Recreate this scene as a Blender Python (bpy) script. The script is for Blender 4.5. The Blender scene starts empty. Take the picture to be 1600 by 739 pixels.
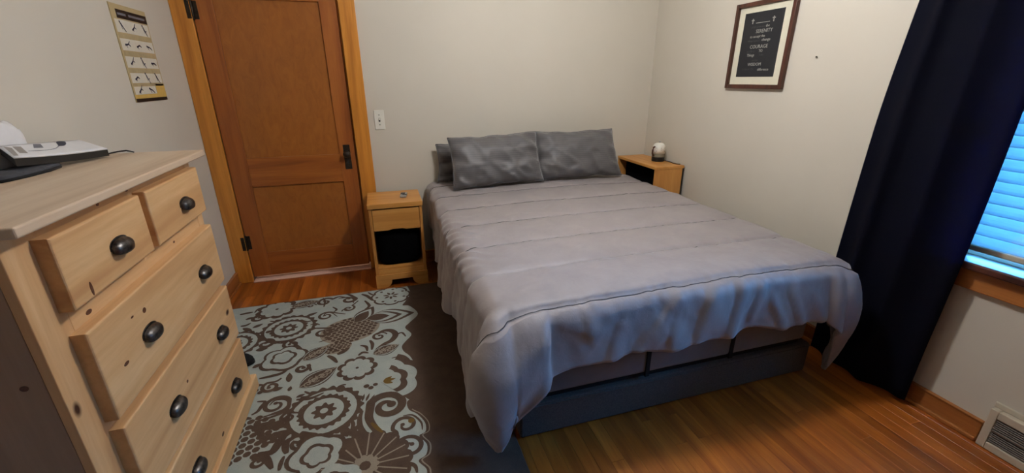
import bpy, bmesh, math, random
from mathutils import Matrix, Vector, noise
random.seed(7)
PI = math.pi
sc = bpy.context.scene
COL = sc.collection

# ------------------------------------------------------------------ camera
F, PIT, ROL, YAW, H = 671.0, math.radians(20.13), math.radians(-0.30), math.radians(16.7), 1.40
Rr = Matrix(((math.cos(ROL), -math.sin(ROL), 0), (math.sin(ROL), math.cos(ROL), 0), (0, 0, 1)))
Rp = Matrix(((1, 0, 0), (0, math.cos(PIT), -math.sin(PIT)), (0, math.sin(PIT), math.cos(PIT))))
Wm = Matrix(((math.cos(YAW), 0, math.sin(YAW)), (-math.sin(YAW), 0, math.cos(YAW)), (0, -1, 0)))
CM = Wm @ (Rr @ Rp).transposed()               # image axes (right, down, forward) -> world
cam_d = bpy.data.cameras.new('camera')
cam_d.sensor_width = 36.0
cam_d.lens = F / 1600 * 36.0
cam_d.clip_start = 0.02
cam = bpy.data.objects.new('camera', cam_d)
COL.objects.link(cam)
rt, dn, fw = CM.col[0], CM.col[1], CM.col[2]
cam.matrix_world = Matrix(((rt[0], -dn[0], -fw[0], 0), (rt[1], -dn[1], -fw[1], 0), (rt[2], -dn[2], -fw[2], H), (0, 0, 0, 1)))
sc.camera = cam

# ------------------------------------------------------------------ world, daylight, exposure
LAMP_STRENGTH = 146.0
LAMP_POS = (0.92, 1.72, 2.27)
SKY_STRENGTH = 92.0
world = bpy.data.worlds.new('sky')
sc.world = world
world.use_nodes = True
bg = world.node_tree.nodes['Background']
bg.inputs[0].default_value = (0.085, 0.40, 1.0, 1)
bg.inputs[1].default_value = SKY_STRENGTH
pd = bpy.data.lights.new('window_portal', 'AREA')
pd.shape = 'RECTANGLE'; pd.size = 1.3; pd.size_y = 0.85
pd.cycles.is_portal = True
po = bpy.data.objects.new('window_portal', pd)
COL.objects.link(po)
po.location = (2.40, 0.68, 1.32)
po.rotation_euler = (0, math.radians(90), 0)
vs = sc.view_settings
vs.view_transform = 'Standard'; vs.look = 'None'; vs.gamma = 1.0; vs.use_curve_mapping = False
vs.exposure = 0.0

# ------------------------------------------------------------------ object helpers
ORG = {}
def _link(name, data, parent):
    o = bpy.data.objects.new(name, data)
    COL.objects.link(o)
    if parent is not None: o.parent = parent
    return o
def thing(name, loc, label=None, cat=None, group=None, kind=None):
    o = _link(name, None, None)
    o.empty_display_size = 0.05
    o.location = loc
    ORG[o] = Vector(loc)
    return tag(o, label, cat, group, kind)
def tag(o, label=None, cat=None, group=None, kind=None):
    if label: o['label'] = label
    if cat: o['category'] = cat
    if group: o['group'] = group
    if kind: o['kind'] = kind
    return o
def obj(name, bm, mat, parent=None, smooth=False):
    """bm is in world coordinates; the object gets the origin of its thing"""
    org = ORG.get(parent, Vector((0, 0, 0)))
    bmesh.ops.recalc_face_normals(bm, faces=bm.faces[:])
    if parent is None:                                     # put the origin at the base of a lone mesh
        lo = Vector((1e9,) * 3); hi = -lo
        for v in bm.verts:
            for i in range(3):
                lo[i] = min(lo[i], v.co[i]); hi[i] = max(hi[i], v.co[i])
        org = Vector(((lo[0] + hi[0]) / 2, (lo[1] + hi[1]) / 2, lo[2]))
    for v in bm.verts: v.co -= org
    if smooth:
        for f in bm.faces: f.smooth = True
    me = bpy.data.meshes.new(name)
    bm.to_mesh(me); bm.free()
    if isinstance(mat, (list, tuple)):
        for m in mat: me.materials.append(m)
    else:
        me.materials.append(mat)
    o = _link(name, me, parent)
    if parent is None: o.location = org
    ORG[o] = org
    return o
def boxbm(lo, hi, bev=0.0, seg=2, bm=None):
    b = bmesh.new()
    r = bmesh.ops.create_cube(b, size=1.0)
    for v in b.verts:
        v.co = Vector([(lo[i] + hi[i]) / 2 + v.co[i] * (hi[i] - lo[i]) for i in range(3)])
    if bev > 0:
        bmesh.ops.bevel(b, geom=b.edges[:], offset=bev, segments=seg, affect='EDGES', profile=0.5)
    if bm is None: return b
    merge(bm, b); return bm
def merge(bm, b):
    me = bpy.data.meshes.new('tmp'); b.to_mesh(me); b.free(); bm.from_mesh(me); bpy.data.meshes.remove(me)
def box(name, lo, hi, mat, parent=None, bev=0.002, seg=2):
    return obj(name, boxbm(lo, hi, bev, seg), mat, parent)
def lathebm(prof, c, n=32, axis='Z', bm=None, cap=True):
    bm = bm or bmesh.new()
    rings = []
    for r, h in prof:
        ring = []
        for k in range(n):
            a = 2 * PI * k / n
            p = {'Z': (r * math.cos(a), r * math.sin(a), h), 'X': (h, r * math.cos(a), r * math.sin(a)), 'Y': (r * math.cos(a), h, r * math.sin(a))}[axis]
            ring.append(bm.verts.new((c[0] + p[0], c[1] + p[1], c[2] + p[2])))
        rings.append(ring)
    for a, b in zip(rings, rings[1:]):
        for k in range(n): bm.faces.new((a[k], a[(k + 1) % n], b[(k + 1) % n], b[k]))
    if cap:
        bm.faces.new(rings[0]); bm.faces.new(rings[-1])
    return bm
def tubebm(pts, r, n=8, bm=None):
    bm = bm or bmesh.new()
    pts = [Vector(p) for p in pts]
    rings = []
    for i, p in enumerate(pts):
        t = (pts[min(i + 1, len(pts) - 1)] - pts[max(i - 1, 0)]).normalized()
        up = Vector((0, 0, 1)) if abs(t.z) < 0.9 else Vector((1, 0, 0))
        s = t.cross(up).normalized(); u = s.cross(t)
        rr = r[i] if isinstance(r, (list, tuple)) else r
        rings.append([bm.verts.new(p + rr * (math.cos(2 * PI * k / n) * s + math.sin(2 * PI * k / n) * u)) for k in range(n)])
    for a, b in zip(rings, rings[1:]):
        for k in range(n): bm.faces.new((a[k], a[(k + 1) % n], b[(k + 1) % n], b[k]))
    bm.faces.new(rings[0]); bm.faces.new(rings[-1])
    return bm
def prismbm(poly, fn, a, b, bm=None):
    """poly of 2D points; fn(u, v, w) -> 3D; extruded from w=a to w=b"""
    bm = bm or bmesh.new()
    A = [bm.verts.new(fn(u, v, a)) for u, v in poly]
    B = [bm.verts.new(fn(u, v, b)) for u, v in poly]
    n = len(poly)
    bm.faces.new(A); bm.faces.new(B)
    for k in range(n): bm.faces.new((A[k], A[(k + 1) % n], B[(k + 1) % n], B[k]))
    return bm
def gridbm(nu, nv, fn):
    bm = bmesh.new()
    V = [[bm.verts.new(fn(i, j)) for j in range(nv + 1)] for i in range(nu + 1)]
    for i in range(nu):
        for j in range(nv): bm.faces.new((V[i][j], V[i + 1][j], V[i + 1][j + 1], V[i][j + 1]))
    return bm
def sm(a, b, x):
    t = min(1, max(0, (x - a) / (b - a))); return t * t * (3 - 2 * t)
def fbm(p, oct=4, lac=2.1):
    return noise.fractal(Vector(p), 0.9, lac, oct)
# pixel of the photograph -> point on the floor (used once to lay out the rug's pattern in real units)
def on_floor(x, y, z=0.0):
    r = CM @ Vector(((x - 800) / F, (y - 369.5) / F, 1)); t = (z - H) / r[2]
    return (t * r[0], t * r[1])

# ------------------------------------------------------------------ materials
def srgb(r, g, b):
    f = lambda c: (c / 255 / 12.92) if c / 255 <= 0.04045 else ((c / 255 + 0.055) / 1.055) ** 2.4
    return (f(r), f(g), f(b), 1)
class N:
    def __init__(s, name):
        s.m = bpy.data.materials.new(name); s.m.use_nodes = True
        s.t = s.m.node_tree; s.p = s.t.nodes['Principled BSDF']
        s.tc = s.t.nodes.new('ShaderNodeTexCoord')
    def new(s, ty, **kw):
        n = s.t.nodes.new(ty)
        for k, v in kw.items(): setattr(n, k, v)
        return n
    def link(s, a, b): s.t.links.new(a, b)
    def mapping(s, scale=(1, 1, 1), loc=None, coord='Object'):
        m = s.new('ShaderNodeMapping'); m.inputs['Scale'].default_value = scale
        s.link(s.tc.outputs[coord], m.inputs['Vector'])
        if loc is not None: s.link(loc, m.inputs['Location'])
        return m.outputs[0]
    def noise(s, vec, scale, detail=4, rough=0.55, dist=0.0):
        n = s.new('ShaderNodeTexNoise'); s.link(vec, n.inputs['Vector'])
        n.inputs['Scale'].default_value = scale; n.inputs['Detail'].default_value = detail
        n.inputs['Roughness'].default_value = rough; n.inputs['Distortion'].default_value = dist
        return n.outputs['Fac']
    def ramp(s, fac, stops):
        r = s.new('ShaderNodeValToRGB'); s.link(fac, r.inputs[0])
        e = r.color_ramp.elements
        while len(e) < len(stops): e.new(0.5)
        for k, (p, c) in enumerate(stops): e[k].position = p; e[k].color = c
        return r.outputs[0]
    def mix(s, fac, a, b, mode='MIX'):
        m = s.new('ShaderNodeMix', data_type='RGBA', blend_type=mode)
        for sock, val in ((m.inputs[0], fac), (m.inputs[6], a), (m.inputs[7], b)):
            if hasattr(val, 'is_linked'): s.link(val, sock)
            else: sock.default_value = val
        return m.outputs[2]
    def bump(s, h, strength=0.2, dist=0.002):
        b = s.new('ShaderNodeBump'); s.link(h, b.inputs['Height'])
        b.inputs['Strength'].default_value = strength; b.inputs['Distance'].default_value = dist
        s.link(b.outputs[0], s.p.inputs['Normal'])
    def set(s, **kw):
        for k, v in kw.items():
            sock = s.p.inputs[k.replace('_', ' ')]
            if hasattr(v, 'is_linked'): s.link(v, sock)
            else: sock.default_value = v
        return s.m
def plain(name, c, rough=0.5, metal=0.0, var=0.08, scale=30, bump=0.0, **kw):
    n = N(name); v = n.mapping()
    f = n.noise(v, scale)
    d = tuple(x * (1 - var) for x in c[:3]) + (1,); l = tuple(min(1, x * (1 + var)) for x in c[:3]) + (1,)
    n.set(Base_Color=n.ramp(f, [(0.3, d), (0.7, l)]), Roughness=rough, Metallic=metal, **kw)
    if bump: n.bump(f, bump)
    return n.m
def wood(name, dark, mid, light, axis, rough=0.4, ring=9.0, knots=None, rand=0.0, coat=0.0, spec=0.5):
    n = N(name)
    k = {'X': (0.07, 1, 1), 'Y': (1, 0.07, 1), 'Z': (1, 1, 0.07)}[axis]
    loc = None
    if rand:
        oi = n.new('ShaderNodeObjectInfo')
        vm = n.new('ShaderNodeVectorMath', operation='SCALE'); vm.inputs[0].default_value = (37.0, 51.0, 13.0)
        n.link(oi.outputs['Random'], vm.inputs['Scale']); loc = vm.outputs[0]
    v = n.mapping(k, loc)
    f1 = n.noise(v, ring, 3, 0.6, 0.8)
    f2 = n.noise(v, ring * 9, 3, 0.7)
    c = n.ramp(f1, [(0.28, dark), (0.5, mid), (0.72, light)])
    c = n.mix(n.ramp(f2, [(0.35, (0.0, 0, 0, 1)), (0.7, (0.35, 0.35, 0.35, 1))]), c, dark)
    if knots:
        ks = list({'X': (0.6, 1, 1), 'Y': (1, 0.6, 1), 'Z': (1, 1, 0.6)}[axis]); ks['XYZ'.index(knots)] = 0
        kv = n.mapping(tuple(ks))
        vo = n.new('ShaderNodeTexVoronoi'); n.link(kv, vo.inputs['Vector']); vo.inputs['Scale'].default_value = 5.6
        kk = n.ramp(vo.outputs['Distance'], [(0.04, (1, 1, 1, 1)), (0.085, (0, 0, 0, 1))])
        sp = n.new('ShaderNodeSeparateColor'); n.link(vo.outputs['Color'], sp.inputs[0])
        kk = n.mix(1.0, kk, n.ramp(sp.outputs[0], [(0.25, (0, 0, 0, 1)), (0.29, (1, 1, 1, 1))]), 'MULTIPLY')
        c = n.mix(kk, c, srgb(70, 38, 22))
    if rand:
        rr = n.ramp(oi.outputs['Random'], [(0.0, (1 - rand,) * 3 + (1,)), (1.0, (1.0, 1.0, 1.0, 1))])
        c = n.mix(1.0, c, rr, 'MULTIPLY')
    n.set(Base_Color=c, Roughness=rough, Coat_Weight=coat, Coat_Roughness=0.25, Specular_IOR_Level=spec)
    n.bump(f2, 0.12, 0.001)
    return n.m
M = {}
def wallmat(name, c):
    n = N(name); v = n.mapping()
    f = n.noise(v, 2.2, 3); g = n.noise(v, 160, 3, 0.6)
    d = tuple(x * 0.96 for x in c[:3]) + (1,)
    n.set(Base_Color=n.ramp(f, [(0.3, d), (0.7, c)]), Roughness=0.75, Specular_IOR_Level=0.25)
    n.bump(g, 0.16, 0.0015)
    return n.m
M['wall'] = wallmat('wall_paint', srgb(206, 198, 182))
M['wall_dark'] = wallmat('wall_paint_bounce_cut', srgb(96, 86, 78))  # dark tone for the unseen front wall, chosen to weaken bounced light
M['ceil'] = wallmat('ceiling_paint', srgb(225, 222, 215))
M['plank'] = wood('oak_strip_floor', srgb(126, 60, 18), srgb(178, 98, 32), srgb(206, 122, 44), 'Y', 0.32, 14, rand=0.36, coat=0.25)
M['subfloor'] = plain('subfloor', srgb(40, 22, 10), 0.9)
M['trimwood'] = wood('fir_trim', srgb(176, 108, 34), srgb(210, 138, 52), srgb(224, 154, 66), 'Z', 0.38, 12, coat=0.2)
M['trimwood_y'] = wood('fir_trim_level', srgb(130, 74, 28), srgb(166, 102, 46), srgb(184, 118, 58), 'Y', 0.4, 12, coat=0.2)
M['trimwood_x'] = wood('fir_trim_head', srgb(176, 108, 34), srgb(210, 138, 52), srgb(224, 154, 66), 'X', 0.4, 12, coat=0.2)
M['door_z'] = wood('fir_door_upright', srgb(126, 66, 22), srgb(158, 88, 32), srgb(172, 102, 40), 'Z', 0.42, 14, coat=0.15)
M['door_x'] = wood('fir_door_rail', srgb(126, 66, 22), srgb(160, 90, 32), srgb(174, 104, 40), 'X', 0.42, 14, coat=0.15)
def birch():
    n = N('flame_birch_panel'); v = n.mapping((1, 1, 0.4))
    f = n.noise(v, 22, 6, 0.7, 1.4); g = n.noise(v, 4, 3)
    c = n.ramp(f, [(0.25, srgb(142, 80, 26)), (0.55, srgb(162, 96, 34)), (0.8, srgb(172, 106, 40))])
    c = n.mix(n.ramp(g, [(0.3, (0, 0, 0, 1)), (0.8, (0.4, 0.4, 0.4, 1))]), c, srgb(126, 74, 24))
    n.set(Base_Color=c, Roughness=0.42, Coat_Weight=0.15)
    return n.m
M['panel'] = birch()
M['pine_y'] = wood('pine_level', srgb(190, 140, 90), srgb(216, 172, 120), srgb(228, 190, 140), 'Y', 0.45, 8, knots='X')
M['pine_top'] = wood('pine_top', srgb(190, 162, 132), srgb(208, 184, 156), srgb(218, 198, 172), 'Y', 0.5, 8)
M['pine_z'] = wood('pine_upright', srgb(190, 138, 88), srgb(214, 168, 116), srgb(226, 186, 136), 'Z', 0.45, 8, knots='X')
M['pine_side_shaded'] = wood('pine_side_shaded', srgb(140, 112, 90), srgb(158, 128, 104), srgb(170, 140, 116), 'Z', 0.55, 7, knots='Y')  # same pine made darker for the side panels: shade put into the colour
M['oak_x'] = wood('oak_veneer', srgb(178, 118, 54), srgb(204, 144, 72), srgb(216, 160, 88), 'X', 0.4, 12)
M['oak_y'] = wood('oak_veneer_deep', srgb(178, 118, 54), srgb(204, 144, 72), srgb(216, 160, 88), 'Y', 0.4, 12)
M['oak_z'] = wood('oak_veneer_upright', srgb(178, 116, 54), srgb(202, 140, 70), srgb(214, 156, 84), 'Z', 0.4, 12)
M['darkwood'] = wood('walnut_frame', srgb(48, 24, 16), srgb(78, 42, 28), srgb(98, 56, 38), 'Z', 0.35, 14)
M['blackboard'] = plain('black_backing', srgb(16, 14, 14), 0.8)
M['iron'] = plain('aged_bronze', srgb(58, 50, 42), 0.45, 0.8, 0.3, 60)
def pewter():
    n = N('antique_pewter'); v = n.mapping()
    f = n.noise(v, 45, 4, 0.7)
    n.set(Base_Color=n.ramp(f, [(0.35, srgb(42, 40, 40)), (0.7, srgb(118, 114, 110))]), Roughness=0.36, Metallic=0.9)
    n.bump(f, 0.1)
    return n.m
M['pewter'] = pewter()
M['white'] = plain('white_plastic', srgb(226, 222, 208), 0.35, var=0.02)
M['offwhite'] = plain('ivory_enamel', srgb(196, 184, 162), 0.4, var=0.03)
M['grille'] = plain('grille_tan_grey', srgb(104, 94, 84), 0.5, var=0.06)
M['black'] = plain('black_plastic', srgb(14, 14, 15), 0.4, var=0.2)
M['blackcloth'] = plain('black_cloth', srgb(13, 13, 15), 0.95, var=0.3, bump=0.3, scale=90)
M['bagcloth'] = plain('matt_black_nylon', srgb(6, 6, 7), 1.0, var=0.3, Specular_IOR_Level=0.05)
M['greycloth'] = plain('charcoal_cloth', srgb(62, 62, 66), 0.9, var=0.2, bump=0.2, scale=80)
M['paper'] = plain('white_paper', srgb(222, 220, 218), 0.6, var=0.03)
M['carpet'] = plain('pale_hall_carpet', srgb(226, 186, 166), 0.95, var=0.12, scale=220, bump=0.3)
M['silver'] = plain('silver_plastic', srgb(160, 158, 152), 0.35, 0.2, var=0.04)
M['chalk'] = plain('chalk_white', srgb(158, 156, 148), 0.8, var=0.05)
M['chalk_dim'] = plain('chalk_grey', srgb(58, 58, 58), 0.8, var=0.1)
M['slate'] = plain('chalkboard_print', srgb(23, 24, 28), 0.6, var=0.1)
M['mat'] = plain('cream_mat', srgb(214, 208, 184), 0.7, var=0.02)
def comforter_mat():
    n = N('grey_satin_comforter'); v = n.mapping()
    f = n.noise(v, 9, 5, 0.6, 0.4); g = n.noise(v, 34, 4, 0.6, 0.8)
    c = n.ramp(f, [(0.3, srgb(138, 130, 129)), (0.7, srgb(150, 141, 139))])
    n.set(Base_Color=c, Roughness=0.52, Sheen_Weight=0.25, Sheen_Roughness=0.4, Specular_IOR_Level=0.4)
    n.bump(g, 0.22, 0.006)
    return n.m
M['comforter'] = comforter_mat()
def pillow_mat():
    n = N('charcoal_striped_satin'); v = n.mapping((1, 1, 1))
    w = n.new('ShaderNodeTexWave'); w.bands_direction = 'Z'; n.link(v, w.inputs['Vector'])
    w.inputs['Scale'].default_value = 22; w.inputs['Distortion'].default_value = 0.6
    g = n.noise(v, 26, 4, 0.6, 0.6)
    c = n.ramp(w.outputs['Fac'], [(0.4, srgb(82, 79, 79)), (0.6, srgb(90, 87, 86))])
    n.set(Base_Color=c, Roughness=0.5, Sheen_Weight=0.3, Specular_IOR_Level=0.4)
    n.bump(g, 0.3, 0.006)
    return n.m
M['pillow'] = pillow_mat()
M['stitch'] = plain('dark_grey_thread', srgb(66, 62, 64), .8)
M['mattress'] = plain('grey_mattress_cover', srgb(118, 112, 110), 0.85, var=0.06, scale=25, bump=0.1)
M['bedbase'] = plain('charcoal_linen', srgb(80, 74, 70), 0.95, var=0.22, scale=150, bump=0.4)
def curtain_mat():
    n = N('navy_blackout_cloth'); v = n.mapping()
    f = n.noise(v, 120, 3)
    n.set(Base_Color=n.ramp(f, [(0.3, srgb(7, 8, 20)), (0.7, srgb(10, 11, 27))]), Roughness=0.85, Specular_IOR_Level=0.15)
    n.bump(f, 0.2, 0.001)
    t = n.new('ShaderNodeBsdfTranslucent'); t.inputs[0].default_value = (0.02, 0.05, 0.16, 1)
    m = n.new('ShaderNodeMixShader'); m.inputs[0].default_value = 0.35
    n.link(n.p.outputs[0], m.inputs[1]); n.link(t.outputs[0], m.inputs[2])
    n.link(m.outputs[0], [x for x in n.t.nodes if x.type == 'OUTPUT_MATERIAL'][0].inputs['Surface'])
    return n.m
M['curtain'] = curtain_mat()
def slat_mat():
    n = N('white_blind_slat')
    d = n.new('ShaderNodeBsdfDiffuse'); d.inputs[0].default_value = (0.34, 0.34, 0.34, 1)
    t = n.new('ShaderNodeBsdfTranslucent'); t.inputs[0].default_value = (0.33, 0.36, 0.36, 1)
    m = n.new('ShaderNodeMixShader'); m.inputs[0].default_value = 0.55
    n.link(d.outputs[0], m.inputs[1]); n.link(t.outputs[0], m.inputs[2])
    out = [x for x in n.t.nodes if x.type == 'OUTPUT_MATERIAL'][0]
    n.link(m.outputs[0], out.inputs['Surface'])
    return n.m
M['slat'] = slat_mat()
def glass_mat():
    n = N('window_glass')
    tr = n.new('ShaderNodeBsdfTransparent'); gl = n.new('ShaderNodeBsdfGlossy'); gl.inputs['Roughness'].default_value = 0.02
    fr = n.new('ShaderNodeFresnel'); fr.inputs[0].default_value = 1.45
    m = n.new('ShaderNodeMixShader')
    n.link(fr.outputs[0], m.inputs[0]); n.link(tr.outputs[0], m.inputs[1]); n.link(gl.outputs[0], m.inputs[2])
    out = [x for x in n.t.nodes if x.type == 'OUTPUT_MATERIAL'][0]
    n.link(m.outputs[0], out.inputs['Surface'])
    return n.m
M['glass'] = glass_mat()
def rugmat(name, a, b):
    n = N(name); v = n.mapping()
    f = n.noise(v, 14, 4, 0.6); g = n.noise(v, 420, 2, 0.6)
    c = n.ramp(f, [(0.3, a), (0.7, b)])
    c = n.mix(n.ramp(g, [(0.3, (0, 0, 0, 1)), (0.75, (0.45, 0.45, 0.45, 1))]), c, tuple(x * 0.45 for x in a[:3]) + (1,))
    n.set(Base_Color=c, Roughness=0.97, Specular_IOR_Level=0.1)
    n.bump(g, 0.5, 0.003)
    return n.m
M['rug_brown'] = rugmat('rug_brown_pile', srgb(86, 70, 60), srgb(98, 82, 70))
M['rug_light'] = rugmat('rug_blue_grey_pile', srgb(170, 180, 176), srgb(188, 195, 186))
M['rug_line'] = rugmat('rug_beige_pile', srgb(150, 140, 124), srgb(160, 150, 134))
M['rug_gold'] = rugmat('rug_ochre_pile', srgb(112, 88, 44), srgb(120, 96, 54))

# ------------------------------------------------------------------ room shell
XL, XR, YB, YF, ZC = -1.11, 2.22, 3.32, -2.40, 2.44
WO = (0.30, 1.10, 0.70, 1.92)           # window opening: y0, y1, z0, z1
DO = (-1.005, -0.172, 1.99)              # door opening: x0, x1, top
fl = box('floor', (XL - .12, YF - .12, -0.06), (XR + .12, YB + .12, -0.014), M['subfloor'], None, 0)
tag(fl, kind='structure')
PW = 0.0575
_pm = {}
def plank_mesh(L):
    k = round(L, 2)
    if k not in _pm:
        b = boxbm((0.0002, 0.0003, -0.014), (PW - 0.0002, L - 0.0003, 0.0), 0.0004, 1)
        me = bpy.data.meshes.new('plank'); b.to_mesh(me); b.free(); me.materials.append(M['plank']); _pm[k] = me
    return _pm[k]
fo = ORG[fl]
x = XL; row = 0
while x < XR - 0.01:
    y = YF; first = True
    while y < YB - 0.02:
        L = random.choice((0.9, 1.2, 1.5)) if not first else random.choice((0.35, 0.6, 0.8, 1.1))
        if y + L > YB - 0.25: L = YB - y
        first = False
        p = _link('plank', plank_mesh(L), fl)
        p.location = Vector((x, y, 0)) - fo
        p.scale = (1, L / round(L, 2), 1)
        y += L
    x += PW; row += 1

b = boxbm((XL - .12, YF - .12, 0), (XL, YB + .12, ZC)); tag(obj('wall_left', b, M['wall']), kind='structure')
b = boxbm((DO[1] + .006, YB, 0), (XR + .12, YB + .12, ZC)); boxbm((XL, YB, DO[2]), (DO[1], YB + .12, ZC), bm=b); boxbm((XL, YB, 0), (DO[0] - .006, YB + .12, DO[2]), bm=b)
tag(obj('wall_back', b, M['wall']), kind='structure')
b = boxbm((XR, WO[1], 0), (XR + .14, YB, ZC)); boxbm((XR, YF, 0), (XR + .14, WO[0], ZC), bm=b)
boxbm((XR, WO[0], 0), (XR + .14, WO[1], WO[2]), bm=b); boxbm((XR, WO[0], WO[3]), (XR + .14, WO[1], ZC), bm=b)
tag(obj('wall_right', b, M['wall']), kind='structure')
tag(box('wall_front', (XL, YF - .12, 0), (XR, YF, ZC), M['wall_dark'], None, 0), kind='structure')  # unseen behind the camera; set far back and dark to cut bounce
tag(box('ceiling', (XL - .12, YF - .12, ZC), (XR + .14, YB + .12, ZC + .08), M['ceil'], None, 0), kind='structure')
# the hall beyond the door: a shallow lobby so that no sky shows through the door's gaps
b = boxbm((DO[0] - .15, YB + .75, 0), (DO[1] + .15, YB + .80, 2.3)); boxbm((DO[0] - .20, YB + .12, 0), (DO[0] - .15, YB + .80, 2.3), bm=b)
boxbm((DO[1] + .15, YB + .12, 0), (DO[1] + .20, YB + .80, 2.3), bm=b); boxbm((DO[0] - .20, YB + .12, 2.3), (DO[1] + .20, YB + .80, 2.35), bm=b)
tag(obj('wall_hall', b, M['wall']), kind='structure')
tag(box('floor_hall', (DO[0] - .2, YB + .12, -.06), (DO[1] + .2, YB + .8, -.002), M['carpet'], None, 0), kind='structure')
tag(box('trim_4', (DO[0] + .002, YB - .040, 0.0), (DO[1] - .002, YB + .12, 0.010), M['carpet'], None, 0.004), kind='structure')

# baseboards
def baseboard(name, lo, hi, side, mat):
    t = thing(name, ((lo[0] + hi[0]) / 2, (lo[1] + hi[1]) / 2, 0), kind='structure')
    obj('board', boxbm(lo, hi, 0.003), mat, t)
    s = 0.014
    if side == 'R': q = ((lo[0] - s, lo[1], 0), (lo[0], hi[1], 0.018)); c = ((lo[0] - .004, lo[1], hi[2]), (hi[0], hi[1], hi[2] + .006))
    elif side == 'L': q = ((hi[0], lo[1], 0), (hi[0] + s, hi[1], 0.018)); c = ((lo[0], lo[1], hi[2]), (hi[0] + .004, hi[1], hi[2] + .006))
    else: q = ((lo[0], lo[1] - s, 0), (hi[0], lo[1], 0.018)); c = ((lo[0], lo[1] - .004, hi[2]), (hi[0], hi[1], hi[2] + .006))
    obj('shoe_moulding', boxbm(q[0], q[1], 0.005), mat, t)
    obj('cap_moulding', boxbm(c[0], c[1], 0.002), mat, t)
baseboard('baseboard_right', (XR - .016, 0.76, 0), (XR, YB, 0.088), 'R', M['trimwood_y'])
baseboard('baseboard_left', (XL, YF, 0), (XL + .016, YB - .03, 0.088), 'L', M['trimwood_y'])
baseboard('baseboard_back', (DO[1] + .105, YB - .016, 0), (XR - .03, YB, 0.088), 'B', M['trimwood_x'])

# ------------------------------------------------------------------ door and casing
tag(box('trim_1', (XL + .001, YB - .022, 0), (DO[0], YB + .0, 2.09), M['trimwood'], None, 0.003), kind='structure')
tag(box('trim_2', (DO[1], YB - .022, 0), (DO[1] + .102, YB + .0, 2.09), M['trimwood'], None, 0.003), kind='structure')
tag(box('trim_3', (DO[0], YB - .024, DO[2]), (DO[1], YB, DO[2] + .1), M['trimwood_x'], None, 0.003), kind='structure')
dx0, dx1 = DO[0] + .0015, DO[1] - .013
dy0, dy1, dz0, dz1 = YB + .004, YB + .040, 0.030, 1.985
door = thing('door_1', ((dx0 + dx1) / 2, dy0, 0), kind='structure')
sx0, sx1 = -0.888, -0.290
box('stile', (dx0, dy0, dz0), (sx0, dy1, dz1), M['door_z'], door)
box('stile', (sx1, dy0, dz0), (dx1, dy1, dz1), M['door_z'], door)
for z0, z1 in ((dz0, 0.211), (0.702, 0.901), (1.87, dz1)):
    box('rail', (sx0, dy0, z0), (sx1, dy1, z1), M['door_x'], door)
for z0, z1 in ((0.211, 0.702), (0.901, 1.87)):
    box('panel', (sx0 - .004, dy0 + .011, z0 - .004), (sx1 + .004, dy1 - .010, z1 + .004), M['panel'], door, 0)
for zc in (0.30, 1.80):
    h = box('hinge', (dx0 - .004, dy0 - .003, zc - .050), (dx0 + .030, dy0 + .001, zc + .050), M['iron'], door, 0.001)
    h['label'] = 'dark aged bronze butt hinge'
    box('hinge_leaf', (DO[0] - .022, YB - .0245, zc - .050), (DO[0], YB - .021, zc + .050), M['iron'], h, 0.001)
    b = lathebm([(.0045, -.058), (.0075, -.054), (.0075, .054), (.0045, .058)], (DO[0] + .003, dy0 - .010, zc), 12)
    obj('hinge_pin', b, M['iron'], h, True)
pl = box('lock_plate', (-.263, dy0 - .004, .790), (-.217, dy0 + .001, .965), M['iron'], door, 0.0015)
pl['label'] = 'dark bronze lock plate with knob and keyhole'
b = lathebm([(.013, 0), (.011, -.012), (.009, -.024), (.020, -.030), (.026, -.040), (.024, -.050), (.014, -.056), (.002, -.057)], (-.240, dy0 - .003, .902), 24, 'Y')
obj('knob', b, M['iron'], pl, True)
b = lathebm([(.007, .0005), (.007, -.0012)], (-.240, dy0 - .004, .842), 14, 'Y'); boxbm((-.2425, dy0 - .0052, .826), (-.2375, dy0 - .0035, .840), bm=b)
obj('keyhole', b, M['black'], pl)
obj('door_edge_stop', boxbm((DO[0], dy1 + .002, dz0), (DO[0] + .014, YB + .12, DO[2])), M['trimwood'], door)
obj('door_edge_stop', boxbm((DO[1] - .014, dy1 + .002, dz0), (DO[1], YB + .12, DO[2])), M['trimwood'], door)

# ------------------------------------------------------------------ window, blind
win = thing('window_1', (XR, (WO[0] + WO[1]) / 2, WO[2]), kind='structure')
sx = XR + .075
box('sill', (XR - .055, WO[0] - .12, .684), (XR + .07, WO[1] + .12, .715), M['darkwood'], win, 0.006)
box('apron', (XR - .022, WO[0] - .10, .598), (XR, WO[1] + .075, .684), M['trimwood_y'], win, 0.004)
for y0, y1 in ((WO[0] - .10, WO[0] + .005), (WO[1] - .005, WO[1] + .10)):
    box('casing', (XR - .022, y0, .715), (XR, y1, WO[3] + .10), M['trimwood'], win, 0.003)
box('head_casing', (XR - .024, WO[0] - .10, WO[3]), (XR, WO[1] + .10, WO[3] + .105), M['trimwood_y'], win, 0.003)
box('jamb', (XR, WO[0], .715), (XR + .14, WO[0] + .018, WO[3]), M['white'], win, 0)
box('jamb', (XR, WO[1] - .018, .715), (XR + .14, WO[1], WO[3]), M['white'], win, 0)
box('sash_rail', (sx, WO[0] + .018, .712), (sx + .035, WO[1] - .018, .738), M['white'], win, 0.002)
box('sash_rail', (sx, WO[0] + .018, 1.30), (sx + .035, WO[1] - .018, 1.335), M['white'], win, 0.002)
box('sash_rail', (sx, WO[0] + .018, WO[3] - .05), (sx + .035, WO[1] - .018, WO[3]), M['white'], win, 0.002)
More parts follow.
